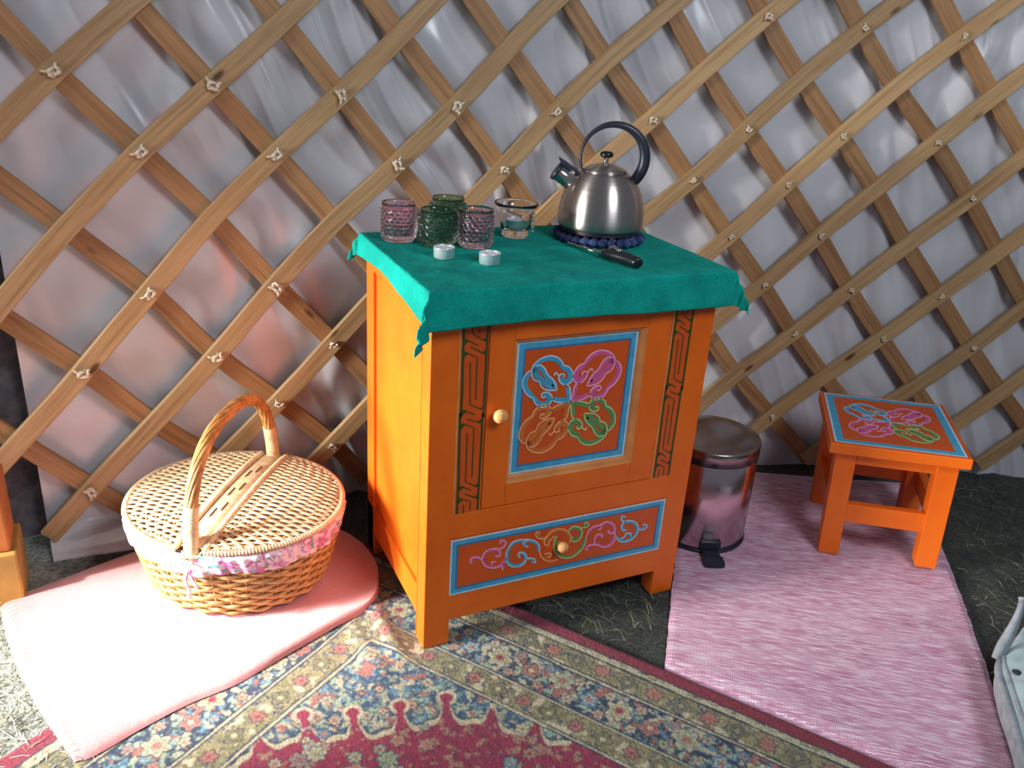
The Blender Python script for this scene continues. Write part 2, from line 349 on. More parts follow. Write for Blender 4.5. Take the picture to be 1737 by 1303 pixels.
for _ in range(6500):
    r_ = random.random()
    if r_ < .4: x, y = random.uniform(.1, .95), random.uniform(-.2, .6)
    elif r_ < .75: x, y = random.uniform(.95, 2.2), random.uniform(-.8, .5)
    else: x, y = random.uniform(-1.05, -.5), random.uniform(-.1, .6)
    if x < .06 and y > .36: continue
    if on_mat(x, y) or math.hypot(x+.236, y+3.818) > 4.36: continue
    blade(x, y, random.uniform(.015, .06), random.uniform(.002, .014), random.uniform(0, 2*PI))
gb2 = gb; gb = MB()
for _ in range(2600):
    x, y = random.uniform(-1.05, -.56), random.uniform(-.2, .42)
    if x > -.74+.0 and not (x < -.62-.5*(y)*.4 or y < .0): continue
    blade(x, y, random.uniform(.015, .05), random.uniform(.002, .008), random.uniform(0, 2*PI))
tag(gb.build('straw', M_STRAW), 'pale dry straw scattered on the ground at the far left', 'straw', kind='stuff'); gb = gb2
tag(gb.build('grass', M_GRASS), 'dry flattened grass blades on the earth floor', 'grass', kind='stuff')

# ================================================================== LATTICE
NODES = [[(-1.597,0.123),(-1.454,0.274),(-1.313,0.423),(-1.173,0.569),(-1.036,0.712),(-0.902,0.852),(-0.772,0.993),(-0.643,1.135),(-0.511,1.272),(-0.377,1.398),(-0.243,1.519),(-0.113,1.641),(0.013,1.763),(0.137,1.883),(0.259,2.0),(0.38,2.115),(0.499,2.227),(0.617,2.336),(0.733,2.442),(0.847,2.546),(0.96,2.647),(1.071,2.746)],[(-1.48,-0.025),(-1.337,0.127),(-1.196,0.276),(-1.056,0.423),(-0.921,0.565),(-0.793,0.704),(-0.672,0.844),(-0.544,0.993),(-0.404,1.138),(-0.263,1.262),(-0.123,1.378),(0.01,1.498),(0.134,1.622),(0.256,1.744),(0.378,1.863),(0.499,1.978),(0.618,2.091),(0.736,2.2),(0.852,2.308),(0.967,2.412),(1.08,2.514),(1.191,2.614)],[(-1.364,-0.172),(-1.221,-0.019),(-1.079,0.131),(-0.94,0.277),(-0.807,0.418),(-0.687,0.552),(-0.571,0.69),(-0.436,0.84),(-0.283,0.988),(-0.136,1.115),(0.005,1.233),(0.136,1.355),(0.255,1.479),(0.375,1.604),(0.497,1.725),(0.618,1.842),(0.737,1.955),(0.855,2.066),(0.971,2.174),(1.086,2.279),(1.199,2.382),(1.311,2.482)],[(-1.247,-0.318),(-1.104,-0.165),(-0.963,-0.014),(-0.824,0.133),(-0.691,0.272),(-0.568,0.405),(-0.443,0.545),(-0.3,0.7),(-0.151,0.845),(-0.009,0.971),(0.13,1.093),(0.255,1.215),(0.372,1.337),(0.493,1.463),(0.618,1.587),(0.74,1.706),(0.858,1.821),(0.974,1.932),(1.09,2.041),(1.205,2.147),(1.318,2.251),(1.43,2.352)],[(-1.131,-0.464),(-0.988,-0.31),(-0.846,-0.158),(-0.707,-0.01),(-0.574,0.131),(-0.443,0.263),(-0.305,0.404),(-0.162,0.562),(-0.028,0.711),(0.106,0.839),(0.243,0.961),(0.369,1.082),(0.486,1.202),(0.609,1.325),(0.742,1.448),(0.87,1.568),(0.983,1.685),(1.095,1.799),(1.209,1.909),(1.324,2.016),(1.437,2.12),(1.549,2.222)],[(-1.016,-0.609),(-0.872,-0.454),(-0.73,-0.301),(-0.591,-0.15),(-0.456,-0.006),(-0.322,0.13),(-0.183,0.264),(-0.041,0.408),(0.093,0.559),(0.226,0.697),(0.362,0.82),(0.491,0.945),(0.605,1.068),(0.722,1.187),(0.864,1.308),(1.0,1.429),(1.11,1.549),(1.217,1.665),(1.329,1.778),(1.443,1.886),(1.556,1.991),(1.668,2.093)],[(-0.9,-0.752),(-0.757,-0.597),(-0.614,-0.443),(-0.474,-0.291),(-0.336,-0.141),(-0.198,0.005),(-0.055,0.145),(0.086,0.28),(0.216,0.415),(0.343,0.549),(0.477,0.678),(0.607,0.813),(0.723,0.941),(0.837,1.056),(0.971,1.174),(1.107,1.294),(1.226,1.414),(1.339,1.533),(1.451,1.647),(1.563,1.756),(1.675,1.862),(1.787,1.965)],[(-0.785,-0.895),(-0.641,-0.739),(-0.499,-0.585),(-0.358,-0.433),(-0.218,-0.282),(-0.075,-0.13),(0.071,0.019),(0.208,0.154),(0.33,0.28),(0.451,0.411),(0.578,0.549),(0.704,0.694),(0.831,0.822),(0.956,0.933),(1.075,1.05),(1.201,1.168),(1.332,1.284),(1.461,1.403),(1.579,1.519),(1.687,1.628),(1.795,1.734),(1.905,1.838)],[(-0.67,-1.038),(-0.526,-0.88),(-0.384,-0.726),(-0.243,-0.574),(-0.103,-0.423),(0.039,-0.275),(0.181,-0.129),(0.315,0.009),(0.44,0.142),(0.564,0.279),(0.687,0.421),(0.807,0.562),(0.941,0.684),(1.077,0.797),(1.198,0.92),(1.315,1.041),(1.439,1.157),(1.577,1.278),(1.705,1.393),(1.811,1.502),(1.914,1.607),(2.023,1.711)],[(-0.556,-1.179),(-0.412,-1.021),(-0.269,-0.866),(-0.128,-0.713),(0.012,-0.563),(0.151,-0.416),(0.289,-0.272),(0.423,-0.131),(0.554,0.008),(0.682,0.147),(0.806,0.287),(0.928,0.42),(1.06,0.54),(1.197,0.663),(1.323,0.795),(1.44,0.916),(1.554,1.035),(1.684,1.155),(1.813,1.266),(1.924,1.373),(2.031,1.481),(2.141,1.586)],[(-0.441,-1.32),(-0.297,-1.161),(-0.154,-1.005),(-0.013,-0.851),(0.127,-0.701),(0.265,-0.553),(0.401,-0.408),(0.536,-0.265),(0.669,-0.124),(0.798,0.015),(0.922,0.155),(1.043,0.289),(1.173,0.413),(1.309,0.541),(1.434,0.672),(1.558,0.792),(1.683,0.914),(1.799,1.029),(1.912,1.135),(2.029,1.244),(2.145,1.354),(2.258,1.461)],[(-0.327,-1.459),(-0.183,-1.3),(-0.04,-1.143),(0.101,-0.989),(0.241,-0.837),(0.379,-0.688),(0.516,-0.542),(0.651,-0.398),(0.784,-0.257),(0.914,-0.117),(1.037,0.024),(1.154,0.162),(1.28,0.288),(1.418,0.409),(1.547,0.534),(1.673,0.658),(1.806,0.784),(1.92,0.899),(2.024,1.006),(2.141,1.118),(2.26,1.229),(2.375,1.337)],[(-0.214,-1.598),(-0.069,-1.438),(0.074,-1.28),(0.216,-1.125),(0.355,-0.973),(0.494,-0.823),(0.63,-0.676),(0.766,-0.532),(0.899,-0.39),(1.031,-0.25),(1.158,-0.109),(1.279,0.032),(1.401,0.167),(1.532,0.287),(1.665,0.403),(1.793,0.527),(1.918,0.652),(2.032,0.767),(2.143,0.88),(2.26,0.994),(2.378,1.106),(2.492,1.214)],[(-0.1,-1.736),(0.045,-1.575),(0.188,-1.417),(0.329,-1.261),(0.469,-1.108),(0.608,-0.957),(0.745,-0.81),(0.88,-0.664),(1.014,-0.522),(1.146,-0.382),(1.278,-0.242),(1.407,-0.101),(1.532,0.036),(1.659,0.156),(1.791,0.266),(1.917,0.389),(2.032,0.517),(2.144,0.638),(2.26,0.756),(2.379,0.872),(2.495,0.984),(2.609,1.092)],[(0.013,-1.873),(0.158,-1.711),(0.301,-1.552),(0.443,-1.396),(0.583,-1.242),(0.722,-1.091),(0.859,-0.942),(0.994,-0.796),(1.128,-0.653),(1.261,-0.512),(1.393,-0.374),(1.524,-0.236),(1.653,-0.103),(1.782,0.018),(1.912,0.136),(2.035,0.265),(2.148,0.395),(2.261,0.517),(2.378,0.634),(2.496,0.749),(2.611,0.862),(2.725,0.971)],[(0.126,-2.01),(0.271,-1.847),(0.415,-1.687),(0.556,-1.53),(0.697,-1.375),(0.836,-1.223),(0.973,-1.074),(1.108,-0.927),(1.242,-0.783),(1.375,-0.642),(1.506,-0.503),(1.637,-0.367),(1.766,-0.234),(1.895,-0.106),(2.022,0.023),(2.144,0.155),(2.261,0.28),(2.378,0.398),(2.495,0.513),(2.612,0.628),(2.727,0.74),(2.841,0.85)],[(0.239,-2.145),(0.384,-1.982),(0.527,-1.821),(0.67,-1.663),(0.81,-1.508),(0.949,-1.355),(1.086,-1.205),(1.222,-1.058),(1.356,-0.913),(1.489,-0.771),(1.62,-0.631),(1.75,-0.494),(1.878,-0.36),(2.005,-0.228),(2.131,-0.096),(2.254,0.034),(2.374,0.157),(2.493,0.275),(2.611,0.391),(2.728,0.507),(2.843,0.62),(2.957,0.731)],[(0.351,-2.28),(0.496,-2.116),(0.64,-1.954),(0.782,-1.796),(0.923,-1.639),(1.062,-1.486),(1.199,-1.335),(1.335,-1.187),(1.47,-1.041),(1.602,-0.898),(1.734,-0.758),(1.863,-0.62),(1.991,-0.485),(2.118,-0.353),(2.243,-0.222),(2.366,-0.094),(2.488,0.03),(2.608,0.151),(2.726,0.27),(2.843,0.386),(2.958,0.5),(3.072,0.612)],[(0.463,-2.413),(0.608,-2.249),(0.752,-2.087),(0.895,-1.927),(1.036,-1.77),(1.175,-1.616),(1.312,-1.464),(1.449,-1.315),(1.583,-1.169),(1.716,-1.025),(1.847,-0.884),(1.977,-0.746),(2.105,-0.61),(2.232,-0.477),(2.357,-0.346),(2.48,-0.218),(2.602,-0.093),(2.722,0.03),(2.841,0.15),(2.958,0.267),(3.073,0.382),(3.187,0.494)],[(0.575,-2.546),(0.72,-2.381),(0.865,-2.218),(1.007,-2.058),(1.148,-1.9),(1.287,-1.745),(1.425,-1.593),(1.561,-1.443),(1.696,-1.296),(1.829,-1.152),(1.96,-1.01),(2.09,-0.871),(2.219,-0.734),(2.345,-0.6),(2.471,-0.469),(2.594,-0.34),(2.716,-0.214),(2.836,-0.091),(2.955,0.03),(3.073,0.148),(3.188,0.264),(3.302,0.377)]]
def node(i, j): return NODES[i+1][j+6]
lat = thing('wall_lattice', 'expanding wooden yurt lattice of crossed pine slats standing against the canvas', 'lattice', (.3, .6, 0))
latinv = Vector((-.3, -.6, 0))
def slat(path, dr, mat, width=.040, thick=.0145):
    pts = smooth_pts(path, 3); pts = np.array(pts)
    d = np.gradient(pts, axis=0); d /= np.linalg.norm(d, axis=1)[:, None]; nrm = np.stack([-d[:, 1], d[:, 0]], 1)
    L = np.concatenate([[0], np.cumsum(np.linalg.norm(np.diff(pts, axis=0), axis=1))])
    hw, ht, b = width/2, thick/2, .0012
    sec = [(-hw, -ht+b), (-hw, ht-b), (-hw+b, ht), (hw-b, ht), (hw, ht-b), (hw, -ht+b), (hw-b, -ht), (-hw+b, -ht)]
    V = []; UV = []; n = len(pts)
    wob = random.random()*50
    for k in range(n):
        j_ = .0012*(vnoise(L[k]*6+wob, 1.5)-.5)*2
        for a, c in sec:
            q = pts[k]+nrm[k]*(a+j_); p = wall(q[0], q[1], dr+c)
            V.append((p[0]-.3, p[1]-.6, p[2])); UV.append((L[k], (a+c*.7)))
    F = [(k*8+m, (k+1)*8+m, (k+1)*8+(m+1) % 8, k*8+(m+1) % 8) for k in range(n-1) for m in range(8)]
    F.append(tuple(range(8))); F.append(tuple((n-1)*8+m for m in range(8))[::-1])
    o = mesh_obj('slat', V, F, mat, lat)
    uv = o.data.uv_layers.new(name='UVMap')
    for lp in o.data.loops: uv.data[lp.index].uv = UV[lp.vertex_index]
    return o
def extent(ns):
    keep = [p for p in ns if -.02 < p[1] < 1.42 and -1.25 < p[0] < 2.7]
    return keep
def clipped(ns):
    k = [p for p in ns if -.08 < p[1] < 1.45 and -1.35 < p[0] < 2.75]
    if len(k) < 2: return None
    k = [np.array(p, float) for p in k]
    k.sort(key=lambda p: p[1])
    # start a bit above the ground
    while len(k) > 2 and k[1][1] < .035: k.pop(0)
    if k[0][1] < .035:
        f = (.035-k[0][1])/(k[1][1]-k[0][1]); k[0] = k[0]+(k[1]-k[0])*f
    else:
        d = k[0]-k[1]; f = min((k[0][1]-.035)/max(1e-6, -d[1]), 1.0); k.insert(0, k[0]+d*f)
    return k
for i in range(0, 15):
    k = clipped([node(i, j) for j in range(-6, 16)])
    if k and len(k) > 2: slat(k, -.0030, M_FRONT)
for j in range(-3, 12):
    k = clipped([node(i, j) for i in range(-1, 19)])
    if k and len(k) > 2: slat(k, .0118, M_BACK)
def cord_knot():
    mb = MB(); r = .0026
    for q in range(3):
        a0 = q*2.1+.4; pts = []
        for k in range(12):
            t_ = 2*PI*k/12; pts.append((.0065*math.cos(t_)*math.cos(a0)+.002*math.sin(3*t_+q), -.003-.0035*(1+math.cos(2*t_+q)), .0065*math.sin(t_)+.0045*math.cos(t_)*math.sin(a0)))
        mb.tube(pts, r, 6, closed=True)
    mb.tube([(.003, -.006, .002), (.010, -.010, .007), (.014, -.008, .009)], [.0022, .002, .001], 6)
    mb.tube([(-.002, -.006, -.004), (.004, -.011, -.011), (.003, -.009, -.014)], [.0022, .002, .001], 6)
    return mb
k0 = cord_knot().build('cord_knot', M_CORD, lat, True); first = True
peg = MB(); peg.lathe([(.0045, 0), (.006, .002), (.006, .005), (.003, .007), (0.0001, .0073)], 10); 
KN = [(1, 2), (2, 2), (2, 3), (3, 0), (3, 1), (3, 3), (3, 4), (4, -1), (4, 1), (4, 2), (4, 4), (4, 5), (5, 1), (5, 2), (5, 5), (5, 6), (6, 1), (6, 7), (6, 9), (7, 7), (7, 8),
      (7, 10), (8, 7), (8, 8), (8, 9), (8, 11), (9, 7), (9, 8), (9, 10), (10, 7), (10, 8), (10, 10), (11, 6), (11, 8), (11, 9), (12, 9)]
for i, j in KN:
    s_, z_ = node(i, j); p = wall(s_, z_, -.0103); o = k0 if first else k0.copy()
    if not first: COL.objects.link(o)
    first = False; o.parent = lat; o.location = (p[0]-.3, p[1]-.6, p[2]); th = s_/WR
    sc = 1.25 if i <= 4 else (.95 if i <= 6 else .72); o.scale = (sc, sc, sc); o.rotation_euler = (0, random.uniform(0, 6.28), 0); o.rotation_euler.z = -th

# ================================================================== TWO TIMBER BLOCKS, far left
def block(name, x0, x1, y0, y1, z0, z1, mat, label):
    t_ = MB(); cx, cy = (x0+x1)/2, (y0+y1)/2; t_.box(x0-cx, x1-cx, y0-cy, y1-cy, 0, z1-z0, .004); o = t_.build(name, mat, None, False, (cx, cy, z0)); tag(o, label, 'block'); return o
block('timber_block', -.90, -.690, .40, .52, GZ, .118, M_BLOCK2, 'ochre timber block on the floor at far left, lower of the two')
block('timber_block', -.90, -.700, .41, .51, .118, .262, M_BLOCK1, 'orange-brown timber block at far left, resting on the ochre one')

# ================================================================== PERSIAN RUG
C0 = np.array([-.043, .452]); e1 = np.array([.568, -.823]); e2 = -np.array([.823, .568])
st = .0018; na, nb = int(1.45/st), int(1.0/st)
A_, B_ = np.meshgrid(np.arange(na)*st, np.arange(nb)*st, indexing='ij')
X = C0[0]+A_*e1[0]+B_*e2[0]; Y = C0[1]+A_*e1[1]+B_*e2[1]
Lc = lambda h: np.array(C(h)[:3])
wv = .004*(fbm(A_*14, B_*14, 2)-.5)
a2 = A_*.86+wv; b2 = B_+wv; d = np.minimum(a2, b2); along = np.where(a2 < b2, B_, A_)
NAVY = Lc('#2c3a52'); NAVY2 = Lc('#35506c'); BLUE = Lc('#5f8aa2'); CRM = Lc('#b9b294'); OLV = Lc('#8f8a62'); RUST = Lc('#9c6258'); BURG = Lc('#8c2a46'); MAR = Lc('#80283a'); PCH = Lc('#ad8570'); SAGE = Lc('#8ea48a'); BG1 = Lc('#8f8862')
col = np.zeros(A_.shape+(3,)); col[:] = NAVY2
def put(mask, c, k=1.0): col[mask] = col[mask]*(1-k)+c*k
put(d < .2, NAVY); cream = ((d > .034) & (d < .112)) | ((d > .197) & (d < .262)); put(cream, BG1)
put(d < .034, MAR)
# medallion
ca, cb, RR = .94, .94, .715
ang = np.arctan2(B_-cb, A_-ca); dist = np.hypot(A_-ca, B_-cb)
sc = np.abs(np.sin(ang*29))
edge = RR-.012+np.minimum(.046, .075*(1-sc)**2.6)+.003*np.sin(ang*116)+.012*np.sin(ang*14.5+1)
field = d > .262
put(field & (dist < edge+.008), CRM); put(field & (dist < edge-.004), BURG)
# scattered small blobs
n1 = fbm(A_*70, B_*70, 1.7, 3); n2 = fbm(A_*85, B_*85, 8.2, 3); n3 = fbm(A_*60, B_*60, 15.2, 2); n4 = fbm(A_*110, B_*110, 25.2, 2)
navy_zone = ((d > .112) & (d < .197)) | (field & (dist > edge+.008))
put(navy_zone & (n1 > .60), BLUE*.85); put(navy_zone & (n2 > .60), CRM*.9); put(navy_zone & (n3 > .66), RUST); put(navy_zone & (n4 > .66), SAGE)
put(navy_zone & (np.abs(n3-.5) < .012), SAGE)
bz = field & (dist < edge-.004); put(bz & (n2 > .63), PCH*.8); put(bz & (np.abs(n1-.5) < .010), NAVY)
put(cream & (np.abs(n1-.5) < .028), NAVY*1.4); put(cream & (n2 > .6), OLV*.7); put(cream & (n3 > .68), CRM)
put((d > .034) & (d < .052) & (n4 > .45), CRM*.85)
for x0, w0 in ((.0345, .0018), (.053, .0022), (.104, .0020), (.112, .0022), (.197, .0025), (.2035, .0014), (.2555, .0016), (.262, .0025)):
    put(np.abs(d-x0) < w0, NAVY*.7)
for x0, w0 in ((.108, .002), (.2, .0018), (.259, .0022), (.047, .0016)): put(np.abs(d-x0) < w0, CRM)
put((np.abs(dist-edge-.010) < .002) & field, NAVY)
def stamp(a, b, r, k, c1, c2, c3, ph=0, sq=1.0):
    i0, i1 = max(0, int((a-r*1.4)/st)), min(na, int((a+r*1.4)/st)+1); j0, j1 = max(0, int((b-r*1.4)/st)), min(nb, int((b+r*1.4)/st)+1)
    if i1 <= i0 or j1 <= j0: return
    da = A_[i0:i1, j0:j1]-a; db = (B_[i0:i1, j0:j1]-b)*sq; q = np.hypot(da, db); an = np.arctan2(db, da)
    rr = r*(.82+.18*np.cos(k*an+ph)); sub = col[i0:i1, j0:j1]
    sub[q < rr+.0025] = NAVY*.8; sub[q < rr] = c1; sub[(q < rr*.74)] = c2; sub[(q < rr*.62) & (np.cos(k*an+ph) > .1)] = c1*.8; sub[q < r*.28] = c3
cl = [CRM, PCH, BLUE, SAGE, CRM, CRM, PCH]
def rc(): return cl[rng.integers(len(cl))]
# border band flowers, along both arms
def arm(dd, a):   # distance dd from edge, position a along; returns (A,B) for right arm and left arm
    return [(a, dd), (dd/.86, a)]
for k in range(1, 24):
    a = .10+k*.062
    for q, (x_, y_) in enumerate(arm(.155, a)):
        if a < .16: continue
        stamp(x_+.004*rng.normal(), y_+.004*rng.normal(), (.026 if k % 2 else .019), (6 if k % 2 else 5), *( (CRM*.92, SAGE*.8, RUST) if k % 4 == 1 else (CRM, OLV, BURG) if k % 4 == 3 else (PCH*.95, BURG, CRM) if k % 4 == 0 else (BLUE, CRM, RUST)), ph=k)
        for s_ in (-1, 1):
            xx, yy = arm(.155+s_*.026, a+.03)[q]; stamp(xx, yy, .011, 5, rc(), rc()*.8, RUST, ph=k)
for k in range(1, 30):
    a = .08+k*.105
    for x_, y_ in arm(.078, a): stamp(x_, y_, .0165, 7, RUST*1.15, PCH, RUST, ph=k)
    for x_, y_ in arm(.078, a+.052): stamp(x_, y_, .019, 4, OLV*.8, NAVY*1.3, OLV)
    for x_, y_ in arm(.2295, a+.02): stamp(x_, y_, .0145, 6, RUST, PCH*.9, BURG, ph=k)
    for x_, y_ in arm(.2295, a+.072): stamp(x_, y_, .017, 4, OLV*.8, OLV*.5, CRM)
for k in range(620):
    a, b = rng.uniform(.26, 1.4), rng.uniform(.27, .97)
    if min(a*.86, b) < .28: continue
    di = math.hypot(a-ca, b-cb); inside = di < RR-.02
    if abs(di-RR-.005) < .022 and rng.random() < .8: continue
    r = rng.uniform(.006, .014) if not inside else rng.uniform(.010, .022)
    if inside and rng.random() < .35: continue
    stamp(a, b, r, int(rng.integers(4, 8)), rc(), rc()*.8, [RUST, BURG, OLV][rng.integers(3)], ph=rng.random()*6)
for k in range(-29, 30):
    an = k*PI/29; r0 = RR-.002+.050+.012*math.sin(an*14.5+1); a = ca+r0*math.cos(an); b = cb+r0*math.sin(an)
    if not (0 < a < 1.43 and 0 < b < .98 and min(a*.86, b) > .272): continue
    q = np.hypot(A_-a, B_-b); col[(q < .0185) & (dist > r0-.022)] = CRM; an2 = np.abs(np.arctan2(B_-cb, A_-ca)-an)*r0
    col[(an2 < .0065) & (dist > r0-.03) & (dist < r0)] = BURG; col[q < .0115] = BURG
bl_ = col.copy()
for dx_, dy_ in ((1, 0), (-1, 0), (0, 1), (0, -1)): bl_ += np.roll(np.roll(col, dx_, 0), dy_, 1)
col = bl_/5
col *= (1+.8*(rng.random(A_.shape)[..., None]-.5))*(.9+.25*fbm(A_*6, B_*6, 4)[..., None])
Zr = .0012*rng.random(A_.shape)+.0008*(n2-.5)
# a rumpled ridge near the cabinet foot, and slight waves
def ridge(px, py, qx, qy, w, h):
    dx, dy = qx-px, qy-py; L2 = dx*dx+dy*dy; t_ = np.clip(((X-px)*dx+(Y-py)*dy)/L2, 0, 1); dd = np.hypot(X-px-t_*dx, Y-py-t_*dy)
    return h*np.exp(-(dd/w)**2)*np.sin(np.clip(t_, .02, .98)*PI)**.5
Zr += ridge(-.06, .20, -.045, -.02, .020, .013)+ridge(-.11, .12, -.09, -.06, .022, .006)+.003*(fbm(X*7, Y*7, 6)-.5)*sstep(.04, .15, d)
edgeo = np.minimum(np.minimum(A_, B_), .01)/.01; Zr = Zr*edgeo-.004*(1-edgeo**.5)
leg = np.exp(-((X-.02)**2+(Y-.02)**2)/.03**2); Zr = Zr*(1-leg)
P = np.stack([X, Y, Zr-.0010], -1)
rug = grid_obj('persian_rug', P, M_RUG); 
ca_ = rug.data.color_attributes.new('dye', 'FLOAT_COLOR', 'POINT')
ca_.data.foreach_set('color', np.concatenate([np.clip(col, 0, 1), np.ones(A_.shape+(1,))], -1).reshape(-1).astype(np.float32))
tag(rug, 'oriental pile rug with burgundy medallion, navy floral border and maroon edge', 'rug')

# ================================================================== PINK WOVEN MAT
q0 = np.array([.28, -.39]); tl = np.array([.942, .466]); tr = np.array([1.512, .170]); br = np.array([.72, -.78])
nu, nv = 160, 240
U, V_ = np.meshgrid(np.linspace(0, 1, nu), np.linspace(0, 1, nv), indexing='ij')
Pm = (q0[None, None]*((1-U)*(1-V_))[..., None]+br*(U*(1-V_))[..., None]+tl*((1-U)*V_)[..., None]+tr*(U*V_)[..., None])
# slightly ragged, bowed sides
perp = np.array([.77, -.64]); bow = .022*np.sin(V_*PI)*(U-.2)+.0025*(vnoise(V_*70, 0*V_+3, 1)-.5)*(np.abs(U-.5)*2)**8
Pm = Pm+bow[..., None]*perp
z = .0005+.0045*(fbm(Pm[..., 0]*9, Pm[..., 1]*9, 12)-.45)
d_r = (Pm[..., 0]-C0[0])*e2[0]+(Pm[..., 1]-C0[1])*e2[1]      # >0 means under the rug
z = np.where(d_r > -.03, np.minimum(z, -.0015-.10*np.clip(d_r+.004, 0, .03)), z)
z = np.where(d_r > -.012, -.0065, z)
eg = np.minimum(np.minimum(U, 1-U)*.6, np.minimum(V_, 1-V_)); z = z-.003*(1-sstep(0, .012, eg))
mat_o = grid_obj('woven_mat', np.stack([Pm, z[..., None]], -1) if False else np.concatenate([Pm, z[..., None]], -1), M_MAT)
uvl = mat_o.data.uv_layers.new(name='UVMap'); vi = np.zeros(len(mat_o.data.loops), dtype=np.int32); mat_o.data.loops.foreach_get('vertex_index', vi)
uvs = np.stack([U*.62, V_*1.1], -1).reshape(-1, 2)[vi]; uvl.data.foreach_set('uv', uvs.reshape(-1).astype(np.float32))
tag(mat_o, 'pink and white hand-woven cotton mat under the stool and bin', 'mat')

# ================================================================== PINK BLANKET
back = [(-.737, .412), (-.621, .459), (-.478, .511), (-.33, .545), (-.16, .53), (-.055, .455), (-.018, .385), (-.008, .315), (-.012, .255)]
front = [(-.6, -.061), (-.57, -.058), (-.498, -.024), (-.421, .006), (-.339, .026), (-.247, .069), (-.146, .116), (-.064, .150), (-.030, .195)]
Bk = np.array(smooth_pts(back, 16)); Fr = np.array(smooth_pts(front, 16)); nu = len(Bk); nv = 100
v = np.linspace(0, 1, nv)[None, :, None]
Pm = Bk[:, None]*(1-v)+Fr[:, None]*v; u = np.linspace(0, 1, nu)[:, None]+0*v[..., 0]
left_bow = -.018*np.sin(v[..., 0]*PI)*(1-u)**6; Pm[..., 0] += left_bow
vv = v[..., 0]+0*u; eg = np.minimum(np.minimum(vv, 1-vv)*.5, np.minimum(u*.75, (1-u)*.75))
Hh = .012+.004*sstep(.72, .97, u)+.004*np.sin(vv*5+u*3)+.007*(fbm(Pm[..., 0]*6, Pm[..., 1]*6, 3)-.5)
bx = np.exp(-((Pm[..., 0]+.282)**2+(Pm[..., 1]-.364)**2)/.17**4*.17**2); Hh = Hh*(1-.35*bx)+.35*bx*.013
prof = np.sqrt(np.clip(1-(1-np.clip(eg/.030, 0, 1))**2, 0, 1))
top = .0015+Hh*prof+.0009*rng.random(Hh.shape)*sstep(0, .01, eg)
# slight push outwards so that the edge is rounded
Ptop = np.concatenate([Pm, top[..., None]], -1); Pbot = np.concatenate([Pm, 0*top[..., None]+.0008], -1)
bl = grid_obj('folded_blanket', Ptop, M_BLANKET); tag(bl, 'folded pink felt blanket lying on the floor under the wicker basket', 'blanket')
sm = MB()
for k in range(34):
    f = k/33; q = int(f*(nv-1)); p = Ptop[0, q]; p2 = Ptop[3, q]; 
    sm.tube([(p[0]-.002, p[1], .001), (p[0]+.001, p[1]+.001, .012+.002*random.random()), (p2[0]+.006, p2[1]+.002, p2[2]+.0035)], .0006, 5)
tag(sm.build('whip_stitch', M_CORD, bl), 'row of pale whip stitches along the left edge', kind='stuff')
# ================================================================== CABINET
W, D = .573, .384
cab = thing('painted_cabinet', 'bright orange painted cabinet with floral door panel, drawer and green cloth on top', 'cabinet', (0, 0, 0))
m = MB()
# left and right side frames
for x0, x1, sx in ((0, .020, 0), (W-.020, W, 1)):
    m.box(x0, x1, .0405, .045, 0 if sx == 0 else GZ, .690); m.box(x0, x1, .337, D, GZ if sx else 0.0, .690, .0015)
    m.box(x0+.0005, x1-.0005, .044, .338, .055, .118, .001); m.box(x0+.0005, x1-.0005, .044, .338, .655, .690, .001)
m.box(0, .052, .340, D-.001, 0, .12, .001); m.box(W-.052, W, .340, D-.001, GZ, .12, .001)
m.box(.018, W-.018, .372, .380, .06, .69); m.box(.018, W-.018, .02, .372, .085, .098)
m.build('carcass', M_ORANGE, cab)
for x0, x1 in ((.007, .013), (W-.013, W-.007)):
    s_ = MB(); s_.box(x0, x1, .044, .338, .117, .656); s_.build('side_panel', M_ORANGE, cab)
m = MB(); yf0, yf1 = 0, .020
m.box(0, .052, yf0, yf1+.02, 0, .6905, .0016); m.box(.520, W, yf0, yf1+.02, GZ, .6905, .0016)     # stiles with legs
m.box(.050, .522, yf0+.0004, yf1, .055, .1115, .0012)                                      # apron
m.box(.050, .522, yf0+.0004, yf1, .236, .2885, .0012)                                      # rail between drawer and door
m.box(.050, .105, yf0+.0006, yf1, .2875, .6900, .001); m.box(.4785, .522, yf0+.0006, yf1, .2875, .6900, .001)
m.box(.104, .48, yf0+.004, yf1, .676, .690)
m.build('front_frame', M_ORANGE, cab)
# ------- flat painted ribbons, a hair proud of the wood (X right, Z up, at depth y)
def ribbon_mb(mb, pts, w, y, n=5, closed=False, taper=False, raw=False):
    P_ = pts if raw else smooth_pts(pts, n, closed); P_ = np.array(P_)/1000.0 if True else P_
    m_ = len(P_); dd = np.gradient(P_, axis=0); dd /= np.maximum(1e-9, np.linalg.norm(dd, axis=1))[:, None]; nn = np.stack([-dd[:, 1], dd[:, 0]], 1)
    ww = np.full(m_, w/2)
    if taper: ww = ww*np.minimum(1, .35+np.minimum(np.arange(m_), np.arange(m_)[::-1])/(.18*m_))
    V = []
    for k in range(m_):
        a = P_[k]+nn[k]*ww[k]; b = P_[k]-nn[k]*ww[k]; V += [(a[0], y, a[1]), (b[0], y, b[1]), (a[0], y+.0012, a[1]), (b[0], y+.0012, b[1])]
    F = []
    for k in range(m_-1):
        a = 4*k; F += [(a, a+1, a+5, a+4), (a+2, a, a+4, a+6), (a+1, a+3, a+7, a+5)]
    mb.add(V, F)
def frame_mb(mb, x0, x1, z0, z1, w, y, th=.0012):
    for a, b, c, d_ in ((x0, x1, z0, z0+w), (x0, x1, z1-w, z1), (x0, x0+w, z0+w, z1-w), (x1-w, x1, z0+w, z1-w)):
        mb.box(a, b, y, y+th, c, d_)
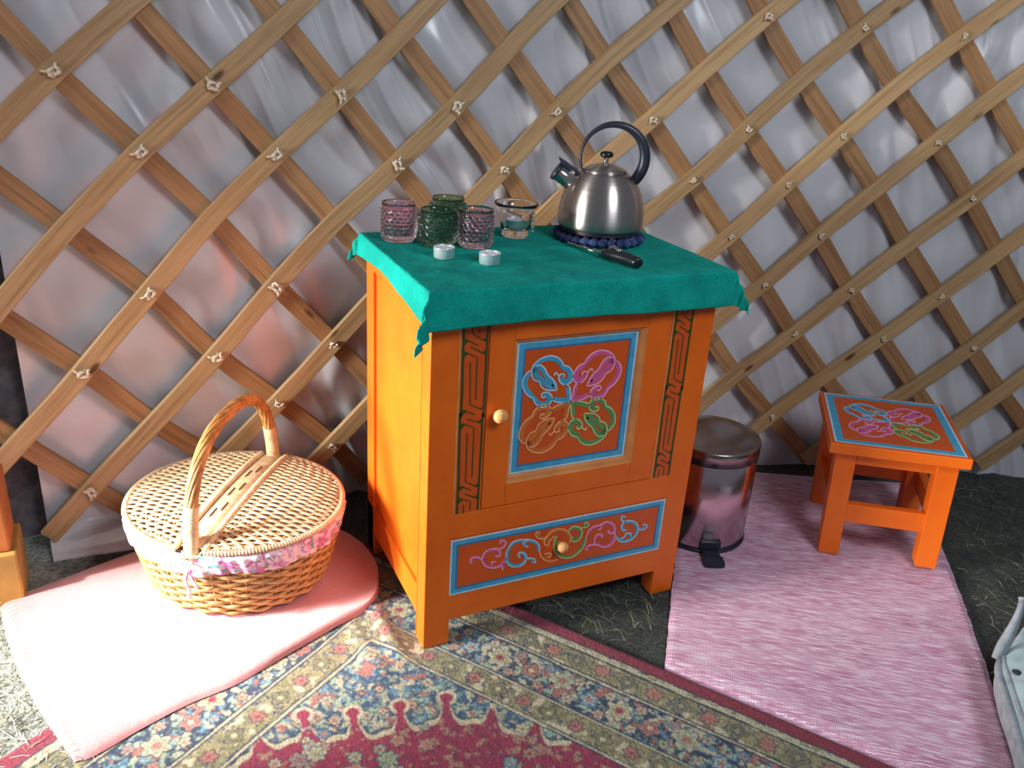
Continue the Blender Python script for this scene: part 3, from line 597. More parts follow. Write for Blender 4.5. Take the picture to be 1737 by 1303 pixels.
SL = [[(3.5, 662.6), (4.1, 596.3), (5.4, 529.0), (4.9, 484.4)], [(47.4, 661.0), (47.0, 599.2), (47.2, 539.1), (47.7, 478.5)], [(18.0, 661.3), (19.2, 636.9), (42.1, 621.7)], [(30.9, 660.3), (31.7, 635.8)], [(6.4, 628.8), (30.5, 614.8)], [(16.5, 614.0), (43.3, 598.1)], [(6.6, 605.5), (30.1, 592.8), (30.9, 514.2)], [(17.8, 586.0), (20.9, 506.3), (42.6, 494.9)], [(8.2, 497.9), (30.7, 486.3)], [(3.0, 493.7), (4.0, 430.7), (5.8, 365.3), (4.8, 290.4)], [(46.0, 487.9), (46.1, 424.1), (45.5, 358.3), (45.6, 291.0)], [(17.3, 479.3), (42.3, 468.7)], [(7.7, 472.1), (30.4, 460.9), (31.1, 361.7)], [(18.1, 452.4), (18.8, 354.7), (39.1, 341.8)], [(10.5, 347.0), (30.7, 334.9)], [(18.3, 329.6), (40.3, 317.8)], [(9.1, 322.0), (30.2, 311.2), (30.5, 293.1)], [(16.8, 307.8), (17.6, 289.6)]]
ST = [[(4.9, 628.9), (13.2, 623.8), (6.1, 617.2)], [(5.9, 606.3), (12.7, 601.2), (5.6, 594.7)], [(46.8, 630.8), (38.3, 623.6), (46.6, 619.8)], [(48.0, 609.4), (38.0, 600.1), (47.2, 595.5)], [(48.3, 502.7), (40.2, 496.0), (48.1, 492.5)], [(6.6, 498.1), (14.4, 493.2), (7.1, 487.2)], [(44.2, 477.9), (36.8, 471.1), (44.7, 467.6)], [(4.6, 473.3), (12.4, 468.3), (5.9, 459.8)], [(45.1, 350.0), (36.7, 343.1), (44.9, 337.3)], [(7.3, 348.4), (16.1, 342.6), (7.7, 338.3)], [(43.1, 324.9), (37.0, 319.3), (43.7, 314.6)], [(6.7, 323.3), (14.8, 317.5), (6.4, 311.5)]]
def strip(x0, wx):
    f = wx/49.0; root = None
    pl = MB(); pl.box(x0+.001, x0+wx/1000-.001, -.0004, .002, .291, .686); root = pl.build('meander_strip', M_PANEL, cab)
    g = MB()
    for l in SL:
        l2 = [(x0*1000+a*f, b) for a, b in l]; full = len(l) == 4 and abs(l[0][0]-l[-1][0]) < 4
        if full: 
            if l[0][1] > 600: l2[0] = (l2[0][0], 686)
            ribbon_mb(g, l2, .0042, -.0009, raw=True)
        else: 
            if l[0][1] > 655: l2[0] = (l2[0][0], 686)
            ribbon_mb(g, l2, .0021, -.0009, raw=True)
    for tri in ST:
        V = [(x0+a*f/1000, -.0010, b/1000) for a, b in tri]; g.add(V, [(0, 1, 2)])
    g.build('green_meander', M_DGRN, root)
    e = MB(); e.box(x0-.0035, x0+.0005, -.0012, .004, .289, .689); e.build('strip_edge', M_EDGELIT, root)
strip(.0535, 49.0); strip(.4800, 42.5)
# ------- door with sunk panel
door = MB()
dx0, dx1, dz0, dz1 = .1065, .4765, .291, .675; ox0, ox1, oz0, oz1 = .1535, .4245, .3345, .6180
for a, b, c_, d_ in ((dx0, ox0, dz0, dz1), (ox1, dx1, dz0, dz1), (ox0-.0005, ox1+.0005, dz0, oz0), (ox0-.0005, ox1+.0005, oz1, dz1)): door.box(a, b, .0004, .018, c_, d_)
dr_o = door.build('door', M_ORANGE, cab)
mo = MB()   # sloped moulding running round the opening
yi = .0135; i0, i1, k0_, k1_ = ox0+.011, ox1-.012, oz0+.012, oz1-.010
V = [(ox0, 0, oz0), (ox1, 0, oz0), (ox1, 0, oz1), (ox0, 0, oz1), (ox0+.003, .005, oz0+.003), (ox1-.003, .005, oz0+.003), (ox1-.003, .005, oz1-.003), (ox0+.003, .005, oz1-.003), (i0-.003, .006, k0_-.003), (i1+.003, .006, k0_-.003), (i1+.003, .006, k1_+.003), (i0-.003, .006, k1_+.003), (i0, yi, k0_), (i1, yi, k0_), (i1, yi, k1_), (i0, yi, k1_)]
F = []
for L_ in range(3):
    for q in range(4): F.append((L_*4+q, L_*4+(q+1) % 4, (L_+1)*4+(q+1) % 4, (L_+1)*4+q))
mo.add(V, F); mo.build('panel_moulding', M_EDGELIT, dr_o)
pn = MB(); pn.box(ox0+.004, ox1-.004, .0130, .0165, oz0+.004, oz1-.004); pn.build('door_panel', M_PANEL, dr_o)
def pp(name, mb, mat, parent): return mb.build(name, mat, parent)
g = MB(); frame_mb(g, i0, i1, k0_, k1_, .0035, .0118); pp('white_border', g, M_LBLUE, dr_o)
g = MB(); frame_mb(g, i0+.0035, i1-.0035, k0_+.0035, k1_-.0035, .0100, .0121); pp('blue_border', g, M_BLUE, dr_o)
g = MB(); frame_mb(g, i0+.0135, i1-.0135, k0_+.0135, k1_-.0135, .0035, .0122); pp('deep_blue_border', g, M_DBLUE, dr_o)
MOTL = {'leaf': [(-30.9, 28.1), (-35.3, 40.6), (-43.2, 52.1), (-52.0, 59.6), (-57.4, 69.4), (-62.9, 76.9), (-71.4, 81.7), (-79.2, 79.5)], 'crest': [(-30.9, 28.1), (-45.3, 29.1), (-56.5, 32.6), (-64.7, 39.6), (-69.2, 48.6), (-79.3, 53.6), (-85.4, 63.4), (-85.7, 75.1), (-82.2, 83.7), (-74.7, 90.0), (-65.8, 94.7), (-51.2, 97.1), (-38.8, 93.7), (-28.6, 86.5), (-21.6, 75.8), (-10.7, 71.5), (-3.1, 62.0), (-0.3, 51.1), (-3.5, 40.8), (-12.8, 36.6), (-21.4, 39.0), (-28.2, 46.4), (-29.5, 54.4), (-24.6, 58.6), (-19.0, 57.2), (-19.0, 51.9)], 'lobe': [(-86.1, 73.1), (-94.8, 68.9), (-101.4, 58.8), (-101.6, 45.9), (-96.9, 33.6), (-88.2, 23.3), (-78.3, 18.1), (-74.9, 8.9), (-66.1, 0.5), (-54.9, -2.3), (-44.3, 2.2), (-39.6, 11.8), (-43.2, 20.8), (-51.9, 26.2), (-59.9, 25.1), (-62.2, 20.0), (-57.3, 16.2), (-53.9, 18.5)], 'petal': [(-0.1, 0.8), (-15.0, 0.6), (-29.2, 3.8), (-37.9, 8.4), (-41.1, 13.4)], 'petal2': [(-0.1, 0.8), (-2.9, 18.0), (-4.6, 28.9), (-9.9, 34.9), (-17.0, 36.3)], 'curl': [(-39.5, 56.9), (-37.9, 62.5), (-33.0, 60.1), (-30.6, 55.4)]}
MOTB = {'b1': [(-40.3, 34.6), (-50.3, 39.8), (-60.5, 47.5), (-72.2, 59.3), (-78.2, 67.8), (-76.3, 76.6), (-68.2, 75.7), (-60.8, 67.1), (-51.6, 54.4), (-42.7, 46.8), (-36.5, 38.1), (-40.3, 34.6)], 'b2': [(-81.5, 68.2), (-78.7, 80.7), (-70.6, 89.3), (-53.6, 92.9), (-38.3, 88.8), (-28.0, 80.4), (-21.1, 71.1), (-10.0, 64.1), (-6.0, 51.8), (-10.7, 43.0), (-20.5, 44.2), (-24.3, 52.5)], 'b3': [(-90.2, 67.8), (-97.2, 55.7), (-95.3, 39.9), (-84.3, 24.9), (-75.4, 15.1), (-67.9, 6.1), (-56.7, 2.8), (-47.4, 6.1), (-44.5, 13.8), (-51.4, 20.8), (-57.7, 20.8)], 'b4': [(-7.9, 29.4), (-5.4, 6.1), (-21.1, 6.2), (-35.4, 11.3)]}
def flip(pts, sx, sz, cx, cz, k=1.0): return [(cx+a*sx*k, cz+b*sz*k) for a, b in pts]
def quatrefoil(cx, cz, k, y, parent, cols, kz=1.0, thin=1.0):
    for (sx, sz, cb, clc) in cols:
        g = MB()
        for kk, l in MOTB.items(): ribbon_mb(g, flip(l, sx, sz*kz, cx, cz, k), .0098*k*thin, y)
        root = g.build('cloud_motif', cb, parent)
        g = MB()
        for kk, l in MOTB.items(): ribbon_mb(g, flip(l, sx, sz*kz, cx, cz, k), .0020*k, y-.0003, taper=True)
        g.build('shading_line', M_PANEL if False else cb, root)
        g = MB()
        for kk, l in MOTL.items(): ribbon_mb(g, flip(l, sx, sz*kz, cx, cz, k), .0026*max(k, .75), y-.0006)
        g.build('outline', clc, root)
quatrefoil(281.5, 479.0, 1.0, .0122, dr_o, [(1, 1, M_BLUE, M_LBLUE), (-1, 1, M_PINK, M_LPINK), (1, -1, M_OCH, M_LOCH), (-1, -1, M_GRN, M_LGRN)])
def knob(x, z, r, parent, mat=None):
    k_ = MB(); prof = [(.0001, 0), (r*.55, 0), (r*.5, .008), (r*.75, .011), (r, .017), (r*.95, .022), (r*.6, .0265), (.0001, .0275)]
    k_.lathe(prof, 24); o = k_.build('knob', mat, parent, True); o.location = (x, .001, z); o.rotation_euler = (PI/2, 0, 0); return o
M_KNOB = plain('varnished_wood_knob', '#dfa060', .3, 0, .08, 30)
knob(.1265, .4845, .0135, dr_o, M_KNOB)
for z in (.595, .360):
    h = MB(); h.tube([(.4775, -.001, z-.014), (.4775, -.001, z+.014)], .0022, 8); h.build('hinge', M_EDGELIT, dr_o)
# ------- drawer
dw = MB(); dw.box(.0475, .5225, -.0004, .018, .1120, .2355, .0008); dwo = dw.build('drawer', M_PANEL, cab)
g = MB(); frame_mb(g, .0490, .5212, .1125, .2348, .0030, -.0016); pp('white_border', g, M_LBLUE, dwo)
g = MB(); frame_mb(g, .0520, .5182, .1155, .2318, .0085, -.0013); pp('blue_border', g, M_BLUE, dwo)
g = MB(); frame_mb(g, .0605, .5097, .1240, .2233, .0035, -.0012); pp('deep_blue_border', g, M_DBLUE, dwo)
DRW = [('pink', [(92.0, 175.7), (89.7, 181.0), (92.3, 187.7), (100.1, 188.2), (111.2, 182.5), (114.6, 173.6), (122.0, 161.6), (137.2, 154.7), (152.1, 155.2), (161.6, 162.8), (164.6, 171.9)]), ('pink', [(114.5, 175.3), (115.5, 189.5), (123.0, 197.4), (136.2, 198.3), (147.6, 194.4), (151.8, 184.5), (147.7, 178.3), (140.7, 181.2)]), ('pink', [(148.2, 195.0), (157.6, 197.7), (161.8, 206.4), (156.0, 213.1), (149.5, 212.2), (150.5, 206.6)]), ('pink', [(133.7, 162.7), (134.9, 168.9), (142.4, 167.9)]), ('pink', [(158.8, 144.4), (156.6, 155.7), (163.4, 167.2)]), ('blue', [(193.9, 165.2), (189.4, 172.7), (194.5, 177.5), (204.1, 172.0), (208.5, 161.8), (204.2, 149.6), (190.7, 145.1), (175.1, 150.4), (165.8, 161.8), (163.2, 175.4), (165.6, 189.5), (177.4, 205.2), (195.5, 206.1), (212.5, 202.5), (227.0, 194.4), (234.8, 182.3), (235.1, 170.7)]), ('blue', [(206.6, 159.0), (217.4, 159.1), (227.1, 154.3), (228.3, 146.7), (220.7, 148.4)]), ('blue', [(210.7, 185.9), (201.1, 191.3), (199.6, 199.1), (208.0, 201.2)]), ('orange', [(235.1, 170.7), (241.0, 156.1), (253.0, 144.3), (267.7, 139.9), (278.7, 141.7)]), ('orange', [(246.8, 161.4), (261.1, 160.5), (261.7, 153.0), (254.0, 151.4)]), ('orange', [(232.5, 209.5), (229.8, 216.5), (224.4, 215.4), (226.7, 205.2), (237.4, 199.0), (248.8, 200.5), (256.7, 210.2), (272.0, 214.2), (288.3, 209.1), (299.5, 198.6), (304.0, 185.3), (301.2, 174.3)]), ('orange', [(249.8, 199.3), (244.1, 193.3), (247.2, 182.8), (254.6, 180.5), (256.0, 189.1), (267.1, 198.9)]), ('green', [(271.8, 198.8), (266.6, 183.5), (271.1, 161.6), (284.7, 146.1), (301.4, 139.9), (315.8, 141.4), (331.0, 152.6), (338.2, 167.9), (339.2, 182.8)]), ('green', [(296.6, 205.1), (307.1, 212.1), (320.3, 208.0), (328.8, 195.0), (324.9, 179.8), (312.4, 175.9), (304.6, 182.9), (308.9, 187.6)]), ('green', [(323.2, 205.5), (336.2, 205.1), (342.2, 209.5), (336.3, 216.0), (331.2, 211.7)]), ('pink', [(339.4, 181.1), (344.9, 196.6), (356.7, 202.5), (368.2, 202.8), (384.2, 207.5), (400.2, 199.2), (405.9, 185.5), (401.4, 176.3), (391.7, 181.1), (392.2, 187.7)]), ('pink', [(369.9, 202.4), (372.5, 194.2), (364.4, 192.5)]), ('pink', [(406.6, 180.3), (408.3, 161.2), (399.6, 149.3), (384.7, 146.8), (366.9, 156.5), (350.0, 159.6), (340.7, 153.8), (346.3, 148.1)]), ('pink', [(360.9, 159.5), (359.3, 173.4), (365.7, 181.5), (376.6, 178.8), (376.8, 171.3)]), ('blue', [(408.1, 168.0), (423.1, 151.8), (440.6, 149.0), (457.0, 155.9), (463.5, 171.7), (457.7, 188.4), (442.6, 198.3), (427.2, 199.0), (420.4, 191.0), (424.7, 178.9), (433.2, 179.1)]), ('blue', [(429.0, 198.3), (419.1, 203.7), (418.6, 213.3), (427.5, 209.8)]), ('blue', [(463.3, 172.8), (475.9, 170.2), (484.5, 176.0), (478.3, 182.4), (473.9, 178.9)]), ('blue', [(422.3, 158.1), (431.3, 162.4), (434.5, 169.3), (445.7, 167.6), (446.8, 159.8)])]
cm = dict(pink=(M_PINK, M_LPINK), blue=(M_BLUE, M_LBLUE), green=(M_GRN, M_LGRN), orange=(M_OCH, M_LOCH))
from itertools import groupby
for cname, grp in groupby(DRW, key=lambda t_: t_[0]):
    grp = list(grp); a = MB(); b = MB()
    for _, l in grp:
        big = len(l) > 6
        q = np.array(l); cen = q.mean(0)
        inner = [tuple(p+(cen-p)/max(1e-6, np.linalg.norm(cen-p))*2.6) for p in q]
        ribbon_mb(a, inner, .0066 if big else .0042, -.0012, taper=True); ribbon_mb(b, l, .0021, -.0018)
    o = a.build('scroll_motif', cm[cname][0], dwo); b.build('outline', cm[cname][1], o)
knob(.2785, .1805, .0115, dwo, M_KNOB)
m = MB(); m.box(-.010, W+.010, -.020, D, .6900, .7175, .003); m.build('cabinet_top', M_ORANGE, cab)

# ================================================================== GREEN CLOTH
x0, x1, y0, y1 = -.0125, W+.0125, -.0225, D+.001
dropF, dropL, dropR, dropB = .064, .050, .050, .03
nx, ny = 230, 170
gx = np.linspace(x0-dropL, x1+dropR, nx); gy = np.linspace(y0-dropF, y1+dropB, ny); X, Y = np.meshgrid(gx, gy, indexing='ij')
ex = np.maximum(x0-X, 0)+np.maximum(X-x1, 0); ey = np.maximum(y0-Y, 0)+np.maximum(Y-y1, 0)
sxn = np.where(X < x0, -1, np.where(X > x1, 1, 0)); syn = np.where(Y < y0, -1, np.where(Y > y1, 1, 0))
mn = np.minimum(ex, ey); mx = np.maximum(ex, ey)
wavy = fbm(X*22, Y*22, 2)-.5
outx = np.where(sxn != 0, .10*ex+.010*(ex/.05)*(fbm(Y*18+5, X*0+2, 5)-.35), 0); outy = np.where(syn != 0, .07*ey+.009*(ey/.05)*(fbm(X*15, Y*0, 8)-.4), 0)
PX = np.clip(X, x0, x1)+sxn*(outx+.40*mn); PY = np.clip(Y, y0, y1)+syn*(outy+.40*mn)
dropz = mx+.30*mn
fl = ((X < x0) & (Y < y0)); dropz = dropz+np.where(fl, .10*mn, 0)
# crumpled pleat at the front left corner
PX = PX+np.where(mn > 0, .006*np.sin(mn*260+mx*60)*np.minimum(mn/.02, 1), 0); PY = PY+np.where(mn > 0, .005*np.sin(mn*210+1+mx*80)*np.minimum(mn/.02, 1), 0)
rr = .004; dz = np.where(dropz < rr, -dropz**2/(2*rr), -(dropz-rr/2))
PZ = .7195+dz+.0012*np.clip(fbm(X*28, Y*60, 3)-.45, 0, 1)*3*(dropz < .001)+.0035*np.exp(-((Y-(.085+.12*(X-.05)))/.004)**2)*((X > .04) & (X < .14))*.7
PZ = PZ+np.where((syn < 0) & (sxn == 0), ey*.05*np.sin(X*9), 0)+np.where((sxn < 0), ex*.35*np.sin((Y-.02)*7.5), 0)+np.where((sxn > 0) & (syn == 0), ex*.2*np.sin(Y*9), 0)
PZ += .0006*wavy
cl_o = grid_obj('green_tablecloth', np.stack([PX, PY, PZ], -1), M_GCLOTH)
so_ = cl_o.modifiers.new('thick', 'SOLIDIFY'); so_.thickness = .0016; so_.offset = 1
tag(cl_o, 'green felt cloth draped over the cabinet top with hanging corners', 'tablecloth')
TZ = .7225

# ================================================================== GLASSES
def tumbler(name, label, x, y, r, h, mat, group, style='hob', rz=0):
    nb = 18; rows = 8; n = nb*9; mrow = rows*9+6
    th = np.linspace(0, 2*PI, n, endpoint=False); z = np.linspace(0, h, mrow)
    T, Zg = np.meshgrid(th, z, indexing='ij')
    v = (Zg-.006)/(h-.016)*rows; zone = ((v > 0) & (v < rows))
    row = np.floor(v); vf = v-row-.5; uf = ((T/(2*PI)*nb+.5*(row % 2)) % 1)-.5
    if style == 'hob': bump_ = np.sqrt(np.clip(1-(uf*2.5)**2-(vf*2.3)**2, 0, 1))*.0034
    else: bump_ = np.clip(1-np.abs(uf+vf*.8)*3.2, 0, 1)*.0062*np.clip(np.cos(vf*PI), 0, 1)**.6
    Rr = r-.003+bump_*zone; Rr = Rr-np.where(Zg < .004, (.004-Zg)*.6, 0)
    if style == 'hob': Rr = Rr+.001*(Zg > h-.006)
    out = np.stack([Rr*np.cos(T), Rr*np.sin(T), Zg], -1)
    zi = np.array([h, h*.9, h*.5, .014, .010, .0095]); ri = np.array([r-.0055, r-.006, r-.0065, r-.008, r-.013, .0001])
    inn = np.stack([ri[None]*np.cos(th)[:, None], ri[None]*np.sin(th)[:, None], zi[None]+0*th[:, None]], -1)
    bot = np.stack([0*th, 0*th, 0*th], -1)[:, None, :]
    Pq = np.concatenate([bot+np.array([0, 0, 0.0]), out, inn], 1)
    o = grid_obj(name, Pq, mat, None, True, close_u=True); o.location = (x, y, TZ); o.rotation_euler = (0, 0, rz); tag(o, label, 'candle holder', group); return o
G1 = 'pressed glass candle holders on the green cloth'
tumbler('glass_candle_holder', 'pink hobnail glass candle holder at the left end of the cloth', .043, .312, .0345, .072, M_GPINK, G1)
tumbler('glass_candle_holder', 'green diamond-patterned glass candle holder in front of the darker green one', .104, .262, .0365, .068, M_GGREEN, G1, 'dia', .3)
tumbler('glass_candle_holder', 'green glass candle holder partly hidden behind the other green one', .152, .338, .0350, .074, M_GGREEN, G1, 'dia', .8)
tumbler('glass_candle_holder', 'pink hobnail glass candle holder right of the green ones, behind a tealight', .172, .240, .0350, .071, M_GPINK, G1, 'hob', .1)
g = MB(); r = .030
g.lathe([(.0001, 0), (.026, 0), (.028, .003), (.027, .012), (.0295, .018), (.0320, .030), (.0335, .048), (.0345, .056), (.042, .062), (.0445, .066), (.0440, .0685), (.040, .0680), (.0335, .061), (.0310, .050), (.0295, .030), (.026, .017), (.020, .0145), (.0001, .014)], 56)
o = g.build('flared_candle_holder', M_GCLEAR, None, True, (.283, .300, TZ)); tag(o, 'clear glass candle holder with flared rim and a tealight inside', 'candle holder', G1)
bd = MB()
for k in range(5): bd.sphere((0, 0, .016+k*.008), .0036, 8, 6)
bo = bd.build('glass_bead_handle', M_GCLEAR, o, True); bo.location = (.0245+.005, -.021, .0)
def tealight(label, x, y, z, group='white tealights'):
    tt = thing('tealight', label, 'candle', (x, y, z), random.random()*6, group)
    c = MB(); c.lathe([(.0001, 0), (.0182, 0), (.0188, .001), (.0192, .0185), (.0196, .0195), (.0190, .0196), (.0186, .0180), (.0184, .0160)], 40); c.build('foil_cup', M_ALU, tt, True)
    w = MB(); w.lathe([(.0185, .0178), (.0120, .0172), (.004, .0172), (.0001, .0178)], 32); w.build('wax', M_WHITE, tt, True)
    q = MB(); q.tube([(0, 0, .016), (.0004, 0, .0205), (.0012, .0006, .0225)], .0006, 6); q.build('wick', M_CORD, tt)
    return tt
tealight('white tealight on the green cloth in front of the green glass', .083, .170, TZ)
tealight('white tealight nearest the front edge, right of the other one', .149, .116, TZ)
tealight('tealight sitting inside the clear flared glass', .283, .300, TZ+.0150)

# ================================================================== TRIVET, KETTLE
KX, KY = .448, .248
tv = thing('felt_ball_trivet', 'round trivet of blue felt balls under the kettle', 'trivet', (KX, KY, TZ))
b0 = None; rb = .0090; cnt = 0
for ri, nn in ((0, 1), (.0175, 6), (.035, 12), (.052, 18), (.069, 24), (.0855, 30)):
    for k in range(nn):
        a = 2*PI*k/nn+ri*40
        if b0 is None:
            s_ = MB(); s_.sphere((0, 0, 0), rb, 10, 7, .95); b0 = s_.build('felt_ball', M_BALL, tv, True); b = b0
            s_ = MB(); s_.sphere((0, 0, 0), rb, 10, 7, .95); b1 = s_.build('felt_ball', M_BALL2, tv, True); b1.location = (.0175, 0, rb); continue
        if ri == .0175 and k == 0: continue
        b = (b0 if random.random() < .62 else b1).copy(); COL.objects.link(b); b.parent = tv; b.location = (ri*math.cos(a), ri*math.sin(a), rb*.95+random.uniform(-.0004, .0004))
b0.location = (0, 0, rb*.95)
KZ = TZ+2*rb*.95
spd = math.atan2(.41514, -.907709)      # spout points to the left of the picture
kt = thing('whistling_kettle', 'brushed steel whistling kettle with black hoop handle, standing on the blue trivet', 'kettle', (KX, KY, KZ), math.atan2(-.41514, .907709))
k = MB()
k.lathe([(.0001, 0), (.070, 0), (.0755, .0012), (.0775, .0045), (.0800, .010), (.0848, .0115), (.0868, .016), (.0872, .028), (.0862, .042), (.0835, .058), (.0790, .074), (.0725, .089), (.0640, .102), (.0545, .1115), (.0470, .1165), (.0430, .1183), (.0425, .1195), (.0400, .1198)], 96)
k.build('kettle_body', M_STEEL, kt, True)
k = MB(); k.lathe([(.0430, .1185), (.0445, .1198), (.0440, .1212), (.0380, .1250), (.0250, .1305), (.0120, .1338), (.0001, .1345)], 64); lid = k.build('lid', M_STEEL, kt, True)
k = MB(); k.lathe([(.0058, .1335), (.0058, .1350), (.0048, .1370), (.0048, .1450), (.0075, .1462), (.0001, .1464)], 24); k.build('knob_stem', M_CHROME, lid, True)
k = MB(); k.lathe([(.0001, .1455), (.0085, .1458), (.0125, .1480), (.0135, .1510), (.0128, .1545), (.0090, .1572), (.0001, .1580)], 32); k.build('lid_knob', M_BLACK, lid, True)
k = MB()   # spout
ax = Vector((-1, 0, .62)).normalized(); s0 = Vector((-.048, 0, .083))
def along_pts(ds): return [s0+ax*d for d in ds]
k.tube(along_pts([0, .016, .018, .026, .028, .056, .058, .0575]), [.0225, .0215, .0190, .0178, .0165, .0165, .0172, .0150], 28)
k.build('spout', M_CHROME, kt, True)
k = MB(); k.tube(along_pts([.052, .0565, .0605, .0610]), [.0160, .0186, .0180, .0120], 28); k.build('spout_cap_ring', M_BLACKM, kt, True)
# whistle flap: lever with fin
k = MB()
up = Vector((.62*.85, 0, .85)).normalized(); base = s0+ax*.050+Vector((.006, 0, .016))
fin = [(-.0905, .1490), (-.0940, .1545), (-.0925, .1570), (-.0800, .1500), (-.0640, .1405), (-.0530, .1350), (-.0480, .1250), (-.0600, .1190), (-.0760, .1165), (-.0885, .1180), (-.0840, .1290), (-.0835, .1370)]
V = [(a, y_, b-.016) for y_ in (-.0075, .0075) for a, b in fin]; nf = len(fin)
k.add(V, [tuple(range(nf))[::-1], tuple(range(nf, 2*nf))]+[(q, (q+1) % nf, nf+(q+1) % nf, nf+q) for q in range(nf)])
o = k.build('whistle_lever', M_BLACKM, kt); bv = o.modifiers.new('bv', 'BEVEL'); bv.width = .0022; bv.segments = 3
k = MB(); k.tube([(-.066, -.0095, .112), (-.066, .0095, .112)], .0068, 18); k.tube([(-.064, 0, .1095), (-.040, 0, .1085)], .0050, 12); k.build('lever_pin', M_CHROME, kt, True)
# hoop handle, thin at the lid end and broad at the back
cxh, czh, Ro = .016, .1455, .0700
pts = []; n = 72; sec = 12; V = []; F = []
for q in range(n):
    f = q/(n-1); a = math.radians(214-(214+58)*f)
    wdt = .0055+.0150*sstep(.12, .80, f)-.005*sstep(.90, 1.0, f); dep = .0075+.0070*sstep(.1, .6, f)
    rm = Ro-wdt/2
    for s_ in range(sec):
        b = 2*PI*s_/sec; cr = abs(math.cos(b))**.6*math.copysign(1, math.cos(b)); sr = abs(math.sin(b))**.6*math.copysign(1, math.sin(b))
        r_ = rm+wdt/2*cr; V.append((cxh+r_*math.cos(a), dep*sr, czh+r_*math.sin(a)))
for q in range(n-1):
    for s_ in range(sec): F.append((q*sec+s_, q*sec+(s_+1) % sec, (q+1)*sec+(s_+1) % sec, (q+1)*sec+s_))
F += [tuple(range(sec))[::-1], tuple((n-1)*sec+q for q in range(sec))]
k = MB(); k.add(V, F); k.build('hoop_handle', M_BLACKM, kt, True)
k = MB(); k.box(.046, .062, -.006, .006, .078, .094, .002); k.box(-.052, -.040, -.005, .005, .102, .112, .002); k.build('handle_bracket', M_CHROME, kt)

# ================================================================== KITCHEN LIGHTER
def kf(x, y): return Vector((x, y, 0))
p0 = Vector((.356, .205, 0)); p1 = Vector((.376, .108, 0)); p2 = Vector((.402, .022, 0))
base = p1; li = thing('kitchen_lighter', 'black-handled kitchen lighter with slim metal wand lying in front of the trivet', 'lighter', (p1.x, p1.y, TZ))
k = MB(); k.tube([(p0-base)+Vector((0, 0, .0055)), Vector((0, 0, .0075))], .0036, 12); k.tube([Vector((0, .006, .0075))*1, Vector((.002, -.008, .0085))], .0062, 12); k.build('metal_wand', M_CHROME, li, True)
q2 = p2-base; pth = smooth_pts([(0, 0, .0095), tuple(q2*.28+Vector((.001, 0, .0115))), tuple(q2*.6+Vector((.003, 0, .0118))), tuple(q2*.9+Vector((.0015, 0, .0105))), tuple(q2+Vector((-.001, 0, .0092)))], 5)
nn = len(pth); rs = [.0078+.0034*math.sin(min(1, i_/(nn-1)*1.15)*PI*.8) for i_ in range(nn)]; rs[0] = .005; rs[-1] = .0035; rs[-2] = .0078
k = MB(); k.tube(pth, rs, 18); k.build('handle', M_BLACK, li, True)
k = MB(); k.tube(smooth_pts([tuple(q2*.12+Vector((.004, 0, .017))), tuple(q2*.26+Vector((.003, 0, .0245))), tuple(q2*.45+Vector((.003, 0, .0205)))], 5), .0042, 10); k.build('trigger_slide', M_CHROME, li, True)

# ================================================================== STOOL
Sx, Sy = .993, -.003; Wd, Dp, Hs = .260, .289, .293
st_o = thing('painted_stool', 'small orange wooden stool with blue-bordered floral top on the pink mat', 'stool', (Sx, Sy, .0012))
st_o.rotation_euler = (-.012, -.04, -.68)
TH = .025; ov = .018; lw = .045
for x_ in (0, Wd-lw):
    for y_ in (0, Dp-lw):
        g = MB(); g.box(x_, x_+lw, y_, y_+lw, 0 if x_ > 0 else .0, Hs-TH, .0012); o = g.build('leg', M_ORANGE, st_o)
g = MB(); g.box(lw-.002, Wd-lw+.002, .004, .022, Hs-TH-.030, Hs-TH, .001); g.box(lw-.002, Wd-lw+.002, Dp-.022, Dp-.004, Hs-TH-.030, Hs-TH, .001)
g.box(.004, .022, lw-.002, Dp-lw+.002, Hs-TH-.030, Hs-TH, .001); g.box(Wd-.022, Wd-.004, lw-.002, Dp-lw+.002, Hs-TH-.030, Hs-TH, .001); g.build('apron', M_ORANGE, st_o)
for a in ((lw-.002, Wd-lw+.002, .003, .024), (lw-.002, Wd-lw+.002, Dp-.024, Dp-.003)):
    g = MB(); g.box(*a, .088, .135, .0015); g.build('stretcher', M_ORANGE, st_o)
for a in ((.003, .024, lw-.002, Dp-lw+.002), (Wd-.024, Wd-.003, lw-.002, Dp-lw+.002)):
    g = MB(); g.box(*a, .088, .135, .0015); g.build('stretcher', M_ORANGE, st_o)
g = MB(); g.box(-ov, Wd+ov, -ov, Dp+ov, Hs-TH, Hs, .002); seat = g.build('seat', M_ORANGE, st_o)
g = MB(); g.box(-ov+.004, Wd+ov-.004, -ov+.004, Dp+ov-.004, Hs-.001, Hs+.0006); g.build('seat_face', M_PANEL, seat)
